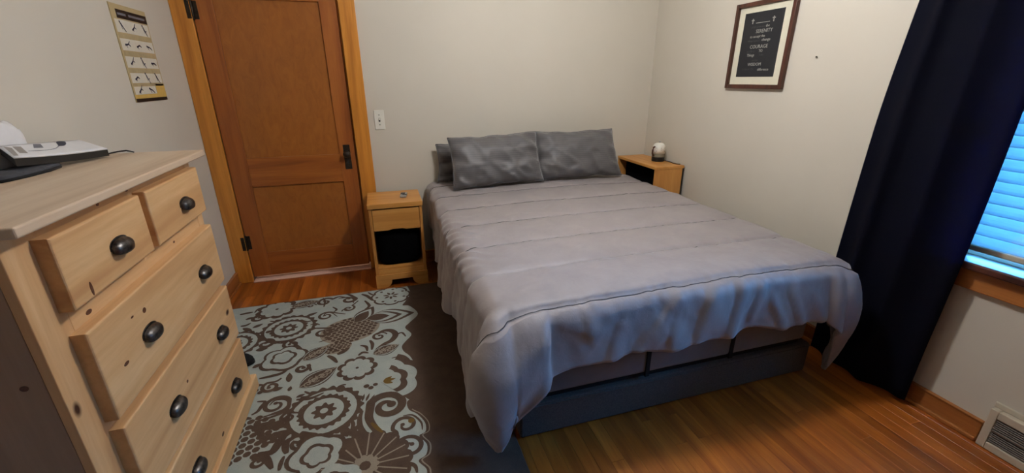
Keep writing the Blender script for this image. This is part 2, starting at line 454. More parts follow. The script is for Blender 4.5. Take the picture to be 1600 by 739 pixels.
for y0, y1 in ((WO[0] + .018, WO[0] + .058), (WO[1] - .058, WO[1] - .018)):
    box('sash_stile', (sx, y0, .738), (sx + .035, y1, WO[3] - .05), M['white'], win, 0.002)
for z0, z1 in ((.738, 1.30), (1.335, WO[3] - .05)):
    box('pane', (sx + .014, WO[0] + .058, z0), (sx + .018, WO[1] - .058, z1), M['glass'], win, 0)
box('outer_sill', (sx + .035, WO[0], .690), (XR + .20, WO[1], .712), M['white'], win, 0)

blind = thing('window_blind', (XR + .035, .46, .745), 'white horizontal slat blind lowered over the window, glowing blue with daylight', 'blind')
bx = XR + .036
box('bottom_rail', (bx - .020, WO[0] + .024, .742), (bx + .020, WO[1] - .024, .766), M['offwhite'], blind, 0.005)
box('head_rail', (bx - .025, WO[0] + .022, WO[3] - .048), (bx + .025, WO[1] - .022, WO[3] - .004), M['white'], blind, 0.003)
pitch, ang = 0.043, math.radians(60)
sb = bmesh.new()
nseg = 4
prof = []
for i in range(nseg + 1):
    s = -0.025 + 0.05 * i / nseg
    prof.append((s, 0.0035 * (1 - (s / .025) ** 2)))
poly = [(s, h + .0012) for s, h in prof] + [(s, h - .0012) for s, h in reversed(prof)]
ca, sa = math.cos(ang), math.sin(ang)
prismbm(poly, lambda u, v, w: Vector((u * ca - v * sa, w, u * sa + v * ca)), WO[0] + .026 - .46, WO[1] - .026 - .46, sb)
bmesh.ops.recalc_face_normals(sb, faces=sb.faces[:])
slat_me = bpy.data.meshes.new('slat'); sb.to_mesh(slat_me); sb.free(); slat_me.materials.append(M['slat'])
z = .787
while z < WO[3] - .06:
    s = _link('slat', slat_me, blind)
    s.location = Vector((bx, .46, z)) - ORG[blind]
    z += pitch
for y in (.40, .72):
    obj('ladder_cord', tubebm([(bx - .027, y, .75), (bx - .027, y, 1.3), (bx - .027, y, WO[3] - .03)], .0011, 5), M['white'], blind)

# ------------------------------------------------------------------ ceiling lamp (above the frame)
lamp = thing('ceiling_light', (LAMP_POS[0], LAMP_POS[1], ZC), 'round frosted glass ceiling light above the bed', 'ceiling light')
LX, LY, LZ = LAMP_POS
obj('canopy', lathebm([(.075, ZC), (.075, ZC - .012), (.05, ZC - .03), (.05, LZ + .10)], (LX, LY, 0), 32), M['white'], lamp, False)
n = N('lit_frosted_glass'); e = n.new('ShaderNodeEmission'); e.inputs[0].default_value = (1.0, 1.0, 1.02, 1); e.inputs[1].default_value = LAMP_STRENGTH
n.link(e.outputs[0], [q for q in n.t.nodes if q.type == 'OUTPUT_MATERIAL'][0].inputs['Surface'])
b = lathebm([(.11 * math.sin(PI * (k + .02) / 12.04), LZ + .11 * math.cos(PI * (k + .02) / 12.04)) for k in range(13)], (LX, LY, 0), 24)
obj('globe', b, n.m, lamp, True)

hl = thing('hall_ceiling_light', (-.6, YB + .45, 2.3), 'small round ceiling light in the hall behind the door', 'ceiling light')
obj('canopy', lathebm([(.05, 2.3), (.05, 2.28), (.03, 2.26)], (-.6, YB + .45, 0), 20), M['white'], hl)
n2 = N('lit_hall_glass'); e2 = n2.new('ShaderNodeEmission'); e2.inputs[0].default_value = (1.0, 0.93, 0.85, 1); e2.inputs[1].default_value = 120.0
n2.link(e2.outputs[0], [q for q in n2.t.nodes if q.type == 'OUTPUT_MATERIAL'][0].inputs['Surface'])
obj('globe', lathebm([(.06 * math.sin(PI * (k + .02) / 8.04), 2.20 + .06 * math.cos(PI * (k + .02) / 8.04)) for k in range(9)], (-.6, YB + .45, 0), 16), n2.m, hl, True)

# ------------------------------------------------------------------ rug
RX0, RX1, RY0, RY1, RT = -1.05, 0.41, 0.43, 2.875, 0.009
rug = thing('area_rug', ((RX0 + RX1) / 2, (RY0 + RY1) / 2, 0), 'brown area rug with blue-grey flowers and scrolls beside the bed', 'rug')
box('pile', (RX0, RY0, 0.0005), (RX1, RY1, RT), M['rug_brown'], rug, 0.003)
class Pat:
    """flat carved-pile figures, stacked in thin layers"""
    def __init__(s): s.n = 0; s.bm = {'light': bmesh.new(), 'brown': bmesh.new(), 'line': bmesh.new(), 'gold': bmesh.new()}
    def poly(s, mat, pts, lay):
        s.n += 1; z = RT + 0.0005 * lay + s.n * 1.5e-6
        q = [(min(RX1 - .004, max(RX0 + .004, px)), min(RY1 - .006, max(RY0 + .004, py))) for px, py in pts]
        bm = s.bm[mat]
        vs_ = [bm.verts.new((px, py, z)) for px, py in q]
        es = [bm.edges.new((vs_[i], vs_[(i + 1) % len(vs_)])) for i in range(len(vs_))]
        bmesh.ops.triangle_fill(bm, use_beauty=True, edges=es)
    def strip(s, mat, pts, w, lay):
        s.n += 1; n = len(pts); bm = s.bm[mat]; z = RT + 0.0005 * lay + s.n * 1.5e-6
        L, R = [], []
        for i, p in enumerate(pts):
            a, c = pts[max(0, i - 1)], pts[min(n - 1, i + 1)]
            tx, ty = c[0] - a[0], c[1] - a[1]; l = math.hypot(tx, ty) or 1
            ww = (w[i] if isinstance(w, list) else w) / 2
            for lst, sg in ((L, 1), (R, -1)):
                px, py = p[0] - sg * ty / l * ww, p[1] + sg * tx / l * ww
                lst.append(bm.verts.new((min(RX1 - .004, max(RX0 + .004, px)), min(RY1 - .006, max(RY0 + .004, py)), z + i * 3e-6)))
        for i in range(n - 1): bm.faces.new((L[i], L[i + 1], R[i + 1], R[i]))
P = Pat()
def px(*pts): return [on_floor(a, c, RT) for a, c in pts]
def circ(c, r, lob=0, amp=0, n=None, ph=0, pw=1):
    n = n or max(28, lob * 8)
    return [(c[0] + r * (1 + amp * (abs(math.cos(lob * a / 2)) ** pw if lob else 0)) * math.cos(a + ph), c[1] + r * (1 + amp * (abs(math.cos(lob * a / 2)) ** pw if lob else 0)) * math.sin(a + ph)) for a in (2 * PI * k / n for k in range(n))]
def gear(c, r, lob, amp, ph=0):
    n = lob * 6
    return [(c[0] + r * (1 + amp * math.cos(lob * a)) * math.cos(a + ph), c[1] + r * (1 + amp * math.cos(lob * a)) * math.sin(a + ph)) for a in (2 * PI * k / n for k in range(n))]
def smooth_path(pts, n=6, closed=False):
    out = []; m = len(pts)
    g = (lambda i: pts[i % m]) if closed else (lambda i: pts[min(m - 1, max(0, i))])
    for i in range(m if closed else m - 1):
        p0, p1, p2, p3 = g(i - 1), g(i), g(i + 1), g(i + 2)
        for k in range(n):
            t = k / n
            out.append(tuple(0.5 * (2 * p1[d] + (p2[d] - p0[d]) * t + (2 * p0[d] - 5 * p1[d] + 4 * p2[d] - p3[d]) * t * t + (3 * p1[d] - p0[d] - 3 * p2[d] + p3[d]) * t ** 3) for d in (0, 1)))
    if not closed: out.append(tuple(pts[-1]))
    return out
def scroll(mat, pts, w, lay, taper=True):
    q = smooth_path(pts, 6); n = len(q)
    ww = [w * (math.sin(PI * (0.12 + 0.80 * i / (n - 1))) ** 0.8 if taper else 1) for i in range(n)]
    P.strip(mat, q, ww, lay)
def spiral(mat, c, r0, a0, turns, w, lay, cw=1, tail=None):
    pts = []
    for k in range(int(26 * turns) + 1):
        t = k / (26 * turns)
        pts.append((c[0] + r0 * (1 - 0.78 * t) * math.cos(a0 + cw * 2 * PI * turns * t), c[1] + r0 * (1 - 0.78 * t) * math.sin(a0 + cw * 2 * PI * turns * t)))
    if tail: pts = smooth_path(list(tail) + [pts[0]], 5)[:-1] + pts
    n = len(pts)
    P.strip(mat, pts, [w * (0.45 + 0.75 * math.sin(PI * min(1, 0.08 + 0.9 * i / (n - 1)))) for i in range(n)], lay)
    P.poly(mat, circ(pts[-1], w * 0.62, n=12), lay)
def leaf(mat, a, c, wd, lay, bend=0.0):
    dx, dy = c[0] - a[0], c[1] - a[1]; l = math.hypot(dx, dy); nx, ny = -dy / l, dx / l
    def pt(t, s):
        h = wd * (math.sin(PI * t ** 0.85) ** 0.9) * s + bend * math.sin(PI * t)
        return (a[0] + dx * t + nx * h, a[1] + dy * t + ny * h)
    P.poly(mat, [pt(k / 12, .5) for k in range(13)] + [pt(k / 12, -.5) for k in range(11, 0, -1)], lay)
# the blue-grey field with its scalloped edge towards the bed
edge_px = [(636, 447), (641, 458), (634, 470), (629, 477), (640, 478), (653, 490), (641, 503), (633, 512), (643, 522), (634, 533), (628, 541), (631, 549), (641, 557), (650, 573), (648, 584), (657, 594), (656, 610), (645, 621), (636, 628), (639, 640), (652, 647), (664, 660), (665, 674), (655, 681), (667, 694), (666, 710), (654, 720), (666, 732), (670, 745)]
edge = px(*edge_px)
yy = edge[-1][1]; k = 0
while yy > RY0 + .06:                       # scallops go on towards the foot of the rug
    yy -= 0.035; k += 1
    edge.append((edge[-1][0] + 0.0, yy)); edge[-1] = (0.062 + 0.045 * abs(math.sin(k * 0.62)), yy)
se = smooth_path(edge, 4)
field = [(RX0 + .004, RY1 - .006)] + se + [(RX0 + .004, yy)]
P.poly('light', field, 1)
P.strip('line', [(a + .012, c) for a, c in se[96:112]], .0045, 2)
P.strip('line', [(a + .014, c) for a, c in se[76:-60]], .0045, 1)
def rosette(c, r, lobes):
    P.poly('brown', gear(c, r * 1.06, lobes, .05), 2)
    P.poly('light', circ(c, r * .90), 3)
    P.poly('brown', gear(c, r * .70, lobes, .05), 4)
    P.poly('light', circ(c, r * .54), 5)
    P.poly('brown', gear(c, r * .30, 8, .18), 6)
    P.poly('light', circ(c, r * .11, n=12), 7)
rosette(on_floor(452, 515.5), .145, 20)
rosette(on_floor(507, 645), .155, 22)
rosette(on_floor(366, 541), .13, 18)
rosette((-0.75, 1.16), .15, 20)
rosette((-0.28, 0.80), .15, 20)
def blossom(c, r, gold=False):
    P.poly('gold' if gold else 'brown', circ(c, r * 1.02, 9, .22, pw=.7), 3)
    P.poly('light', circ(c, r * .80, 9, .20, pw=.7, ph=.1), 4)
    P.poly('brown', circ(c, r * .10, n=10), 5)
blossom(on_floor(558.5, 577.5), .082)
blossom(on_floor(433.5, 485.5), .10)
blossom((-0.55, 1.02), .09); blossom((-0.05, 0.98), .09)
def cone(c, rx, ry, rot, nrow, mat='brown', ground=None):
    P.poly(ground or 'line', [(c[0] + 1.12 * rx * math.cos(a) * math.cos(rot) - 1.12 * ry * math.sin(a) * math.sin(rot), c[1] + 1.12 * rx * math.cos(a) * math.sin(rot) + 1.12 * ry * math.sin(a) * math.cos(rot)) for a in (2 * PI * k / 36 for k in range(36))], 2)
    for i in range(-nrow, nrow + 1):
        for j in range(-nrow, nrow + 1):
            u = (i + (0.5 if j % 2 else 0)) / nrow; v = j / nrow
            if u * u + v * v > 1.02: continue
            p = (c[0] + u * rx * math.cos(rot) - v * ry * math.sin(rot), c[1] + u * rx * math.sin(rot) + v * ry * math.cos(rot))
            P.poly(mat, circ(p, min(rx, ry) / nrow * .50, n=9), 3)
cone(on_floor(548, 517), .15, .125, 0.2, 5)
cone(on_floor(527, 545), .07, .055, 0.2, 3)
cone(on_floor(383, 690), .13, .12, 0.5, 4, ground='light')
cone((-0.60, 0.70), .13, .12, 0.5, 4)
# lotus petals pointing to the bed
for k, (s, m) in enumerate(((1.0, 'brown'), (.88, 'light'), (.74, 'brown'), (.62, 'light'), (.47, 'brown'))):
    o_ = on_floor(574, 500); tip = on_floor(650, 490)
    leaf(m, o_, (o_[0] + (tip[0] - o_[0]) * s * .97, o_[1] + (tip[1] - o_[1]) * s * .97), .17 * s, 2 + k)
for k, (s, m) in enumerate(((1.0, 'brown'), (.84, 'light'), (.7, 'brown'))):
    o_ = on_floor(556, 506); tip = on_floor(584, 481)
    leaf(m, o_, (o_[0] + (tip[0] - o_[0]) * s, o_[1] + (tip[1] - o_[1]) * s), .11 * s, 2 + k)
scroll('brown', px((588, 523), (600, 517), (612, 517), (618, 523), (612, 532), (600, 538), (588, 546)), .035, 2)
spiral('brown', on_floor(593, 528), .045, 0.3, 1.2, .014, 3, 1)
# patterned leaves
def vein_leaf(a, c, wd):
    leaf('brown', a, c, wd, 2); leaf('light', a, c, wd * .86, 3); leaf('brown', a, c, wd * .74, 4)
    for t in (.28, .48, .68):
        q = (a[0] + (c[0] - a[0]) * t, a[1] + (c[1] - a[1]) * t)
        spiral('line', (q[0] + .01, q[1] + .012), .022, t * 6, 1.1, .006, 5, 1)
        spiral('line', (q[0] - .008, q[1] - .016), .020, t * 6 + 3, 1.1, .006, 5, -1)
    P.strip('line', smooth_path([a, ((a[0] + c[0]) / 2, (a[1] + c[1]) / 2 + .01), c], 4), .006, 5)
vein_leaf(on_floor(468, 609), on_floor(527, 576), .12)
vein_leaf(on_floor(583, 556), on_floor(624, 541), .10)
vein_leaf(on_floor(474, 566), on_floor(515, 542), .10)
vein_leaf(on_floor(455, 482), on_floor(500, 472), .10)
vein_leaf((-0.15, 1.25), (-0.38, 1.10), .11)
# scalloped half flower by the bed
c0 = on_floor(596, 600)
for k, (r, m) in enumerate(((.205, 'brown'), (.160, 'light'), (.118, 'brown'), (.088, 'light'))):
    pts = [c0]
    for q in range(41):
        a = -1.05 + 2.1 * q / 40
        rr = r * (1 + .13 * abs(math.sin(2.5 * (a + 1.05) * 1.5)))
        pts.append((c0[0] + rr * math.cos(a + .12), c0[1] + rr * math.sin(a + .12)))
    P.poly(m, pts, 2 + k)
for a, d in ((.5, .06), (.1, .07), (-.4, .06)):
    leaf('gold', (c0[0] + .01, c0[1]), (c0[0] + d * math.cos(a), c0[1] + d * math.sin(a)), .022, 7)
# white flower at the top by the nightstand
c0 = on_floor(611, 464)
P.poly('brown', circ(c0, .12, 8, .12, pw=.6), 2); P.poly('light', circ(c0, .105, 8, .14, pw=.6), 3)
for k in range(7):
    a = k * 2 * PI / 7 + .2; leaf('brown', (c0[0] + .012 * math.cos(a), c0[1] + .012 * math.sin(a)), (c0[0] + .055 * math.cos(a), c0[1] + .055 * math.sin(a)), .018, 4)
    P.poly('brown', circ((c0[0] + .092 * math.cos(a + .3), c0[1] + .092 * math.sin(a + .3)), .010, n=9), 4)
# big paisley scroll and its two smaller curls
spiral('brown', on_floor(606, 637), .085, 2.6, 1.35, .034, 2, -1, tail=px((615, 705), (608, 690), (588, 672), (577, 655), (578, 640)))
scroll('brown', px((566, 642), (562, 655), (564, 670), (576, 684), (594, 694), (606, 700)), .026, 2)
scroll('gold', px((580, 661), (589, 669), (598, 676)), .018, 3)
spiral('brown', on_floor(634, 667), .055, 3.4, 1.15, .016, 2, -1, tail=px((622, 686), (620, 676)))
spiral('brown', on_floor(641, 701), .060, 2.6, 1.3, .016, 2, -1, tail=px((622, 712), (624, 700)))
P.poly('gold', circ(on_floor(643, 660), .014, n=10), 3)
scroll('brown', px((630, 650), (645, 649), (658, 660), (660, 672)), .010, 2)
# daisy at the bottom of the picture and small leaves above it
c0 = on_floor(571, 731)
P.poly('brown', circ(c0, .165, 15, .10, pw=.6), 2)
for k in range(17):
    a = k * 2 * PI / 17
    P.strip('line', [(c0[0] + .05 * math.cos(a), c0[1] + .05 * math.sin(a)), (c0[0] + .165 * math.cos(a), c0[1] + .165 * math.sin(a))], .006, 3)
P.poly('line', circ(c0, .045, 11, .2), 3); P.poly('brown', circ(c0, .022, n=9), 4)
for a, d, w_ in ((1.9, .09, .04), (1.1, .075, .03), (.5, .075, .026), (0.0, .07, .024), (2.9, .12, .05), (-2.6, .08, .04), (-1.8, .07, .03)):
    q = on_floor(545, 688); leaf('brown', (q[0] + .01 * math.cos(a), q[1] + .01 * math.sin(a)), (q[0] + d * math.cos(a), q[1] + d * math.sin(a)), w_, 3)
# scrolls filling the field
for (x_, y_), r, a0, tn, w_, cw, tl in (
    ((508, 474), .055, 0.5, 1.2, .018, 1, ((545, 466), (530, 464))), ((510, 496), .05, 1.0, 1.25, .014, 1, ((540, 491), (524, 489))),
    ((504, 522), .05, 1.0, 1.2, .016, -1, ((480, 520), (486, 514))), ((456, 540), .045, 2.0, 1.2, .016, 1, ((475, 560), (470, 545))),
    ((424, 607), .042, 2.2, 1.25, .016, 1, ((440, 591), (432, 596))), ((431, 636), .060, 0.4, 1.2, .017, 1, ((398, 660), (430, 650), (449, 640))),
    ((472, 578), .036, 0.6, 1.1, .018, -1, ((486, 580), (482, 570))), ((451, 655), .036, 1.2, 1.2, .014, 1, ((470, 645), (458, 645))),
    ((421, 687), .034, 0.2, 1.15, .014, -1, None), ((470, 696), .034, 2.6, 1.2, .015, 1, ((496, 686), (486, 694))),
    ((545, 484), .04, 1.0, 1.1, .014, -1, ((560, 470),)), ((545, 470), .05, 0.0, .8, .02, -1, ((520, 462), (540, 459))),
    ((405, 500), .045, 1.0, 1.1, .018, 1, ((385, 500),)), ((415, 540), .05, 2.0, 1.1, .020, -1, ((400, 520),)), ((402, 726), .03, 1.0, 1.1, .013, -1, None),
    ((535, 610), .03, 1.0, 1.0, .012, 1, None), ((487, 480), .03, 0.0, 1.0, .012, 1, None)):
    spiral('brown', on_floor(x_, y_), r, a0, tn, w_, 2, cw, px(*tl) if tl else None)
for a, c, w_ in (((398, 668), (455, 668), .05), ((417, 690), (455, 674), .04), ((425, 613), (443, 608), .03), ((452, 600), (453, 585), .03), ((452, 614), (455, 606), .02), ((463, 624), (478, 618), .02),
                 ((536, 611), (552, 611), .025), ((566, 630), (570, 618), .012), ((572, 630), (578, 617), .012), ((578, 631), (586, 619), .012), ((440, 500), (455, 497), .025), ((395, 515), (412, 508), .03), ((380, 515), (395, 520), .03), ((478, 497), (497, 490), .03), ((400, 550), (420, 546), .04), ((395, 578), (410, 570), .03)):
    leaf('brown', on_floor(*a), on_floor(*c), w_, 2)
for pts_, w_ in (
    (((422, 502), (432, 503), (441, 500)), .016), (((376, 510), (384, 509), (392, 505)), .02), (((413, 531), (421, 535), (431, 536), (444, 537)), .014),
    (((421, 576), (439, 570), (455, 562), (467, 549)), .014), (((405, 592), (424, 588), (443, 582), (457, 568)), .022), (((463, 625), (475, 624), (488, 622), (506, 614)), .02),
    (((393, 649), (403, 643), (409, 635), (414, 628), (402, 628)), .018), (((424, 647), (443, 640), (452, 630), (445, 624), (430, 626), (421, 634)), .013),
    (((397, 657), (421, 649), (441, 643), (452, 630)), .011), (((390, 668), (401, 670), (408, 680), (409, 693)), .03), (((402, 710), (424, 707), (436, 692), (445, 681), (459, 674)), .036),
    (((448, 709), (446, 700), (449, 690), (464, 682)), .03), (((393, 718), (405, 715), (416, 718), (425, 733)), .036), (((436, 736), (439, 724), (444, 713)), .018),
    (((471, 724), (480, 728), (493, 726), (506, 719), (512, 701)), .022), (((507, 726), (513, 709), (509, 695)), .016), (((505, 495), (509, 490), (518, 489), (527, 495)), .010),
    (((534, 487), (537, 484), (547, 483)), .011), (((529, 467), (542, 465), (552, 467), (552, 474)), .015), (((500, 527), (516, 521), (536, 509)), .012), (((500, 518), (516, 513), (534, 503)), .009), (((498, 535), (512, 530), (524, 520)), .010),
    (((578, 532), (582, 538), (581, 547)), .02), (((563, 540), (572, 542), (574, 549)), .018), (((527, 554), (536, 550), (546, 543)), .028), (((512, 556), (520, 560), (527, 567)), .024),
    (((375, 492), (385, 490), (396, 488)), .024), (((384, 500), (392, 497), (402, 497)), .02), (((398, 489), (404, 483), (414, 480)), .014), (((470, 500), (480, 503), (490, 500)), .016), (((485, 508), (493, 506), (500, 508)), .014),
    (((470, 463), (484, 461), (498, 462)), .012), (((505, 466), (508, 472), (506, 480)), .015), (((520, 480), (526, 484), (521, 488)), .014), (((565, 460), (574, 463), (582, 470)), .024), (((575, 457), (583, 461), (592, 458)), .016),
    (((570, 470), (577, 478), (570, 484)), .02), (((560, 556), (567, 551), (576, 552)), .018), (((620, 523), (628, 520), (634, 526)), .014), (((612, 560), (622, 558), (630, 561)), .010), (((395, 608), (402, 603), (412, 602)), .02),
    (((378, 665), (384, 655), (393, 655)), .02), (((530, 630), (540, 628), (548, 634)), .014), (((476, 612), (484, 615), (494, 612)), .014), (((480, 632), (470, 640), (466, 650)), .010), (((548, 655), (552, 664), (548, 674)), .018),
    (((520, 690), (527, 683), (536, 680)), .02), (((470, 676), (482, 680), (496, 679)), .03), (((505, 684), (515, 680), (524, 674)), .02), (((620, 726), (634, 724), (648, 728), (652, 739)), .018), (((618, 738), (628, 735), (636, 740)), .02)):
    scroll('brown', px(*pts_), w_, 2)
for (x_, y_), n_, r in (((420, 521), 5, .016), ((497, 548), 6, .016), ((573, 606), 3, .014), ((386, 616), 4, .016), ((460, 725), 4, .016)):
    for k in range(n_):
        q = on_floor(x_ + 7 * k, y_ + 3 * math.sin(k * 2.1)); P.poly('brown', circ(q, r * (1 - .07 * k), n=9), 2)
# tulip outlines
def tulip(c, s, rot):
    for k, (r, m) in enumerate(((1.0, 'brown'), (.86, 'light'), (.55, 'brown'), (.42, 'light'))):
        pts = []
        for q in range(36):
            a = 2 * PI * q / 36; rr = s * r * (.8 + .2 * abs(math.cos(2.5 * a)) + (.16 * math.cos(a)))
            pts.append((c[0] + rr * math.cos(a + rot), c[1] + rr * math.sin(a + rot)))
        P.poly(m, pts, 2 + k)
tulip(on_floor(443, 560), .12, -1.2); tulip(on_floor(497, 717), .115, 1.9); tulip((-0.3, 1.3), .11, .5); tulip((-0.85, 0.85), .12, 2.5)
for (x_, y_) in ((-.9, .6), (-.1, .62), (-.45, .58), (-.62, 1.3), (-.9, 1.32), (0.0, 1.18)):
    spiral('brown', (x_, y_), .06, x_ * 9, 1.2, .02, 2, 1)
for k_, o_ in (('light', 'rug_light'), ('brown', 'rug_brown'), ('line', 'rug_line'), ('gold', 'rug_gold')):
    q = obj({'light': 'blue_grey_pattern', 'brown': 'brown_pattern', 'line': 'beige_outline', 'gold': 'ochre_accent'}[k_], P.bm[k_], M[o_], rug)
    q['kind'] = 'stuff'
    q.data.flip_normals() if q.data.polygons and q.data.polygons[0].normal.z < 0 else None

# ------------------------------------------------------------------ bed
X0, X1, Y0, Y1 = 0.36, 1.90, 1.30, 3.29
base = thing('bed_base', ((X0 + X1) / 2, (Y0 + Y1) / 2, 0), 'low charcoal fabric platform base under the mattress', 'bed base')
box('platform', (.425, Y0 + .01, 0.004), (1.935, Y1, .166), M['bedbase'], base, 0.010, 3)
obj('foot_seam', tubebm([(.43, Y0 + .009, .153), (1.2, Y0 + .009, .153), (1.93, Y0 + .009, .153)], .003, 6), M['bedbase'], base)
matt = thing('mattress', ((X0 + X1) / 2, (Y0 + Y1) / 2, .167), 'thick grey covered mattress with dark straps under the comforter', 'mattress')
box('foundation', (X0 + .05, Y0 + .035, .167), (X1 - .02, Y1 - .01, .196), M['blackcloth'], matt, 0.004)
box('cover', (X0 + .05, Y0 + .012, .197), (X1 - .015, Y1, .590), M['mattress'], matt, 0.022, 4)
for x_ in (1.0, 1.44):
    obj('strap', boxbm((x_ - .010, Y0 + .006, .185), (x_ + .010, Y0 + .018, .40), 0.002), M['blackcloth'], matt)
# comforter: a flat quilt mapped over the mattress, hanging at both sides and the foot
oL, oF, oR = .38, .272, .34
RB = 0.06
def ztop(u, v):
    return .628 + .022 * sm(1.3, 3.0, v) + .012 * math.sin(PI * min(1, max(0, (u - X0) / (X1 - X0))))
def hang(a, r=RB):
    q = r * PI / 2
    if a < q: return r * math.sin(a / r), r * (1 - math.cos(a / r))
    return r, r + (a - q)
FOLDS = [(.635, .12, .665, .60, .007, .016), (1.075, .10, .86, .98, .013, .026), (.56, .35, .70, .55, .006, .014), (1.20, .15, 1.13, .85, .012, .022), (1.34, .10, 1.29, .95, .016, .024),
         (1.44, .05, 1.40, .75, .010, .018), (1.50, .55, 1.56, .98, .012, .014), (1.60, .50, 1.66, .98, .012, .014), (1.72, .6, 1.78, .98, .010, .012), (.78, .55, .74, 1.0, .009, .02), (1.02, .6, 1.0, 1.0, .009, .02), (.95, .12, 1.0, .40, .003, .014)]
def comforter_pt(u, v):
    left = u < X0; right = u > X1; foot = v < Y0
    cu, cv = min(X1, max(X0, u)), min(Y1, max(Y0, v))
    z0 = ztop(cu, cv)
    du = (X0 - u) if left else ((u - X1) if right else 0.0)
    dv = (Y0 - v) if foot else 0.0
    if du == 0 and dv == 0: return Vector((u, v, z0))
    o = oL if left else oR
    sx_ = -1 if left else 1
    tip = .30 if left else .30
    if du > 0 and dv > 0:
        th = math.atan2(dv / oF, du / o)
        th_r = math.atan2(dv, du)
        rho = math.hypot(du, dv)
        rmax = min(o / max(1e-6, math.cos(th_r)), oF / max(1e-6, math.sin(th_r)))
        q = rho / rmax
        t = th / (PI / 2)
        ends = (.09 if left else .03) * (1 - t) + (.165 if left else .085) * t
        A = o * (1 - t) + oF * t + ends + (.155 if left else .235) * math.sin(PI * t ** 1.15) ** 1.3
        a = q * A
        h, d = hang(a)
        flare = (.05 * (1 - t) + .02 * t) * q * (1 - .8 * math.sin(PI * t))
        bulge = (.125 if left else .07) * math.sin(PI * t) ** 1.35 * math.sin(PI * min(1, q) ** .85) + .085 * sm(.3, 1.0, t) * sm(0.05, .5, q) * (1 - .6 * sm(.6, 1, q)) * (1 if left else .5)
        h += flare + bulge
        dirx, diry = math.cos(t * PI / 2), math.sin(t * PI / 2)
        return Vector((cu + sx_ * dirx * h, cv - diry * h, z0 - d))
    if dv > 0:
        q = dv / oF
        e1 = max(0, 1 - (u - X0) / .125); e2 = 1 - sm(0, .10, X1 - u)
        A = oF + .165 * e1 + .085 * e2
        wav = .009 * math.sin(11 * u + 2.2 * q) + .008 * math.sin(23 * u - 4 * q + 1.3)
        A += wav * .7
        h, d = hang(q * A)
        h += .03 * q * 1 + q * wav * .9
        h += (.085 - .035 * min(1, max(0, (u - X0) / .12))) * (1 - sm(.105, .145, u - X0)) * sm(0.05, .5, q) * (1 - .6 * sm(.6, 1, q) * (1 - sm(0, .15, u - X0))) + .0375 * (1 - sm(.05, .09, X1 - u)) * sm(.05, .6, q)
        for (ua, qa, ub, qb, am, wi) in FOLDS:
            ax_, ay_ = ua, qa * oF; bx_, by_ = ub, qb * oF
            dx_, dy_ = bx_ - ax_, by_ - ay_; L2 = dx_ * dx_ + dy_ * dy_
            tt = min(1, max(0, ((u - ax_) * dx_ + (dv - ay_) * dy_) / L2))
            sd = ((u - ax_) * dy_ - (dv - ay_) * dx_) / math.sqrt(L2)
            ds = math.hypot(u - ax_ - tt * dx_, dv - ay_ - tt * dy_)
            wd_ = wi * (1.9 if sd > 0 else .7)
            h += am * math.exp(-(ds / wd_) ** 2) * sm(0, .25, q)
        return Vector((u, cv - h, z0 - d))
    q = du / o
    en = (.09 if left else .03) * (1 - sm(0, .45, v - Y0))
    wav = .016 * math.sin(9 * v + 1.5 * q) + .012 * math.sin(19 * v + 2.0)
    A = o + en + wav * .7
    h, d = hang(q * A)
    near = 1 - sm(2.45, 2.85, v)
    fl_ = (.05 * near + .0 if left else .05 * near)
    h = h * (.25 + .75 * near) if not left else h * (.85 + .15 * near)
    h += fl_ * q + q * wav * (.9 if left else .4 * near) * (.25 + .75 * near)
    return Vector((cu + sx_ * h, v, z0 - d))
SEAM0, SEAMD = 1.272, .312
du_ = .0115
nu = int((X1 - X0 + oL + oR) / du_); nv = int((Y1 - Y0 + oF) / du_)
us = [X0 - oL + (X1 - X0 + oL + oR) * i / nu for i in range(nu + 1)]
vs2 = [Y0 - oF + (Y1 - Y0 + oF) * j / nv for j in range(nv + 1)]
for k in range(-1, 8):
    for d in (-.011, -.0065, -.0035, 0, .0035, .0065, .011):
        w = SEAM0 + k * SEAMD + d
        if vs2[0] < w < vs2[-1]: vs2.append(w)
vs2 = sorted(vs2); nv = len(vs2) - 1
cb = gridbm(nu, nv, lambda i, j: comforter_pt(us[i], vs2[j]))
bmesh.ops.recalc_face_normals(cb, faces=cb.faces[:])
cb.verts.ensure_lookup_table(); cb.normal_update()
mid = cb.verts[(nu // 2) * (nv + 1) + nv // 2]
sgn = 1 if mid.normal.z > 0 else -1
disp = []
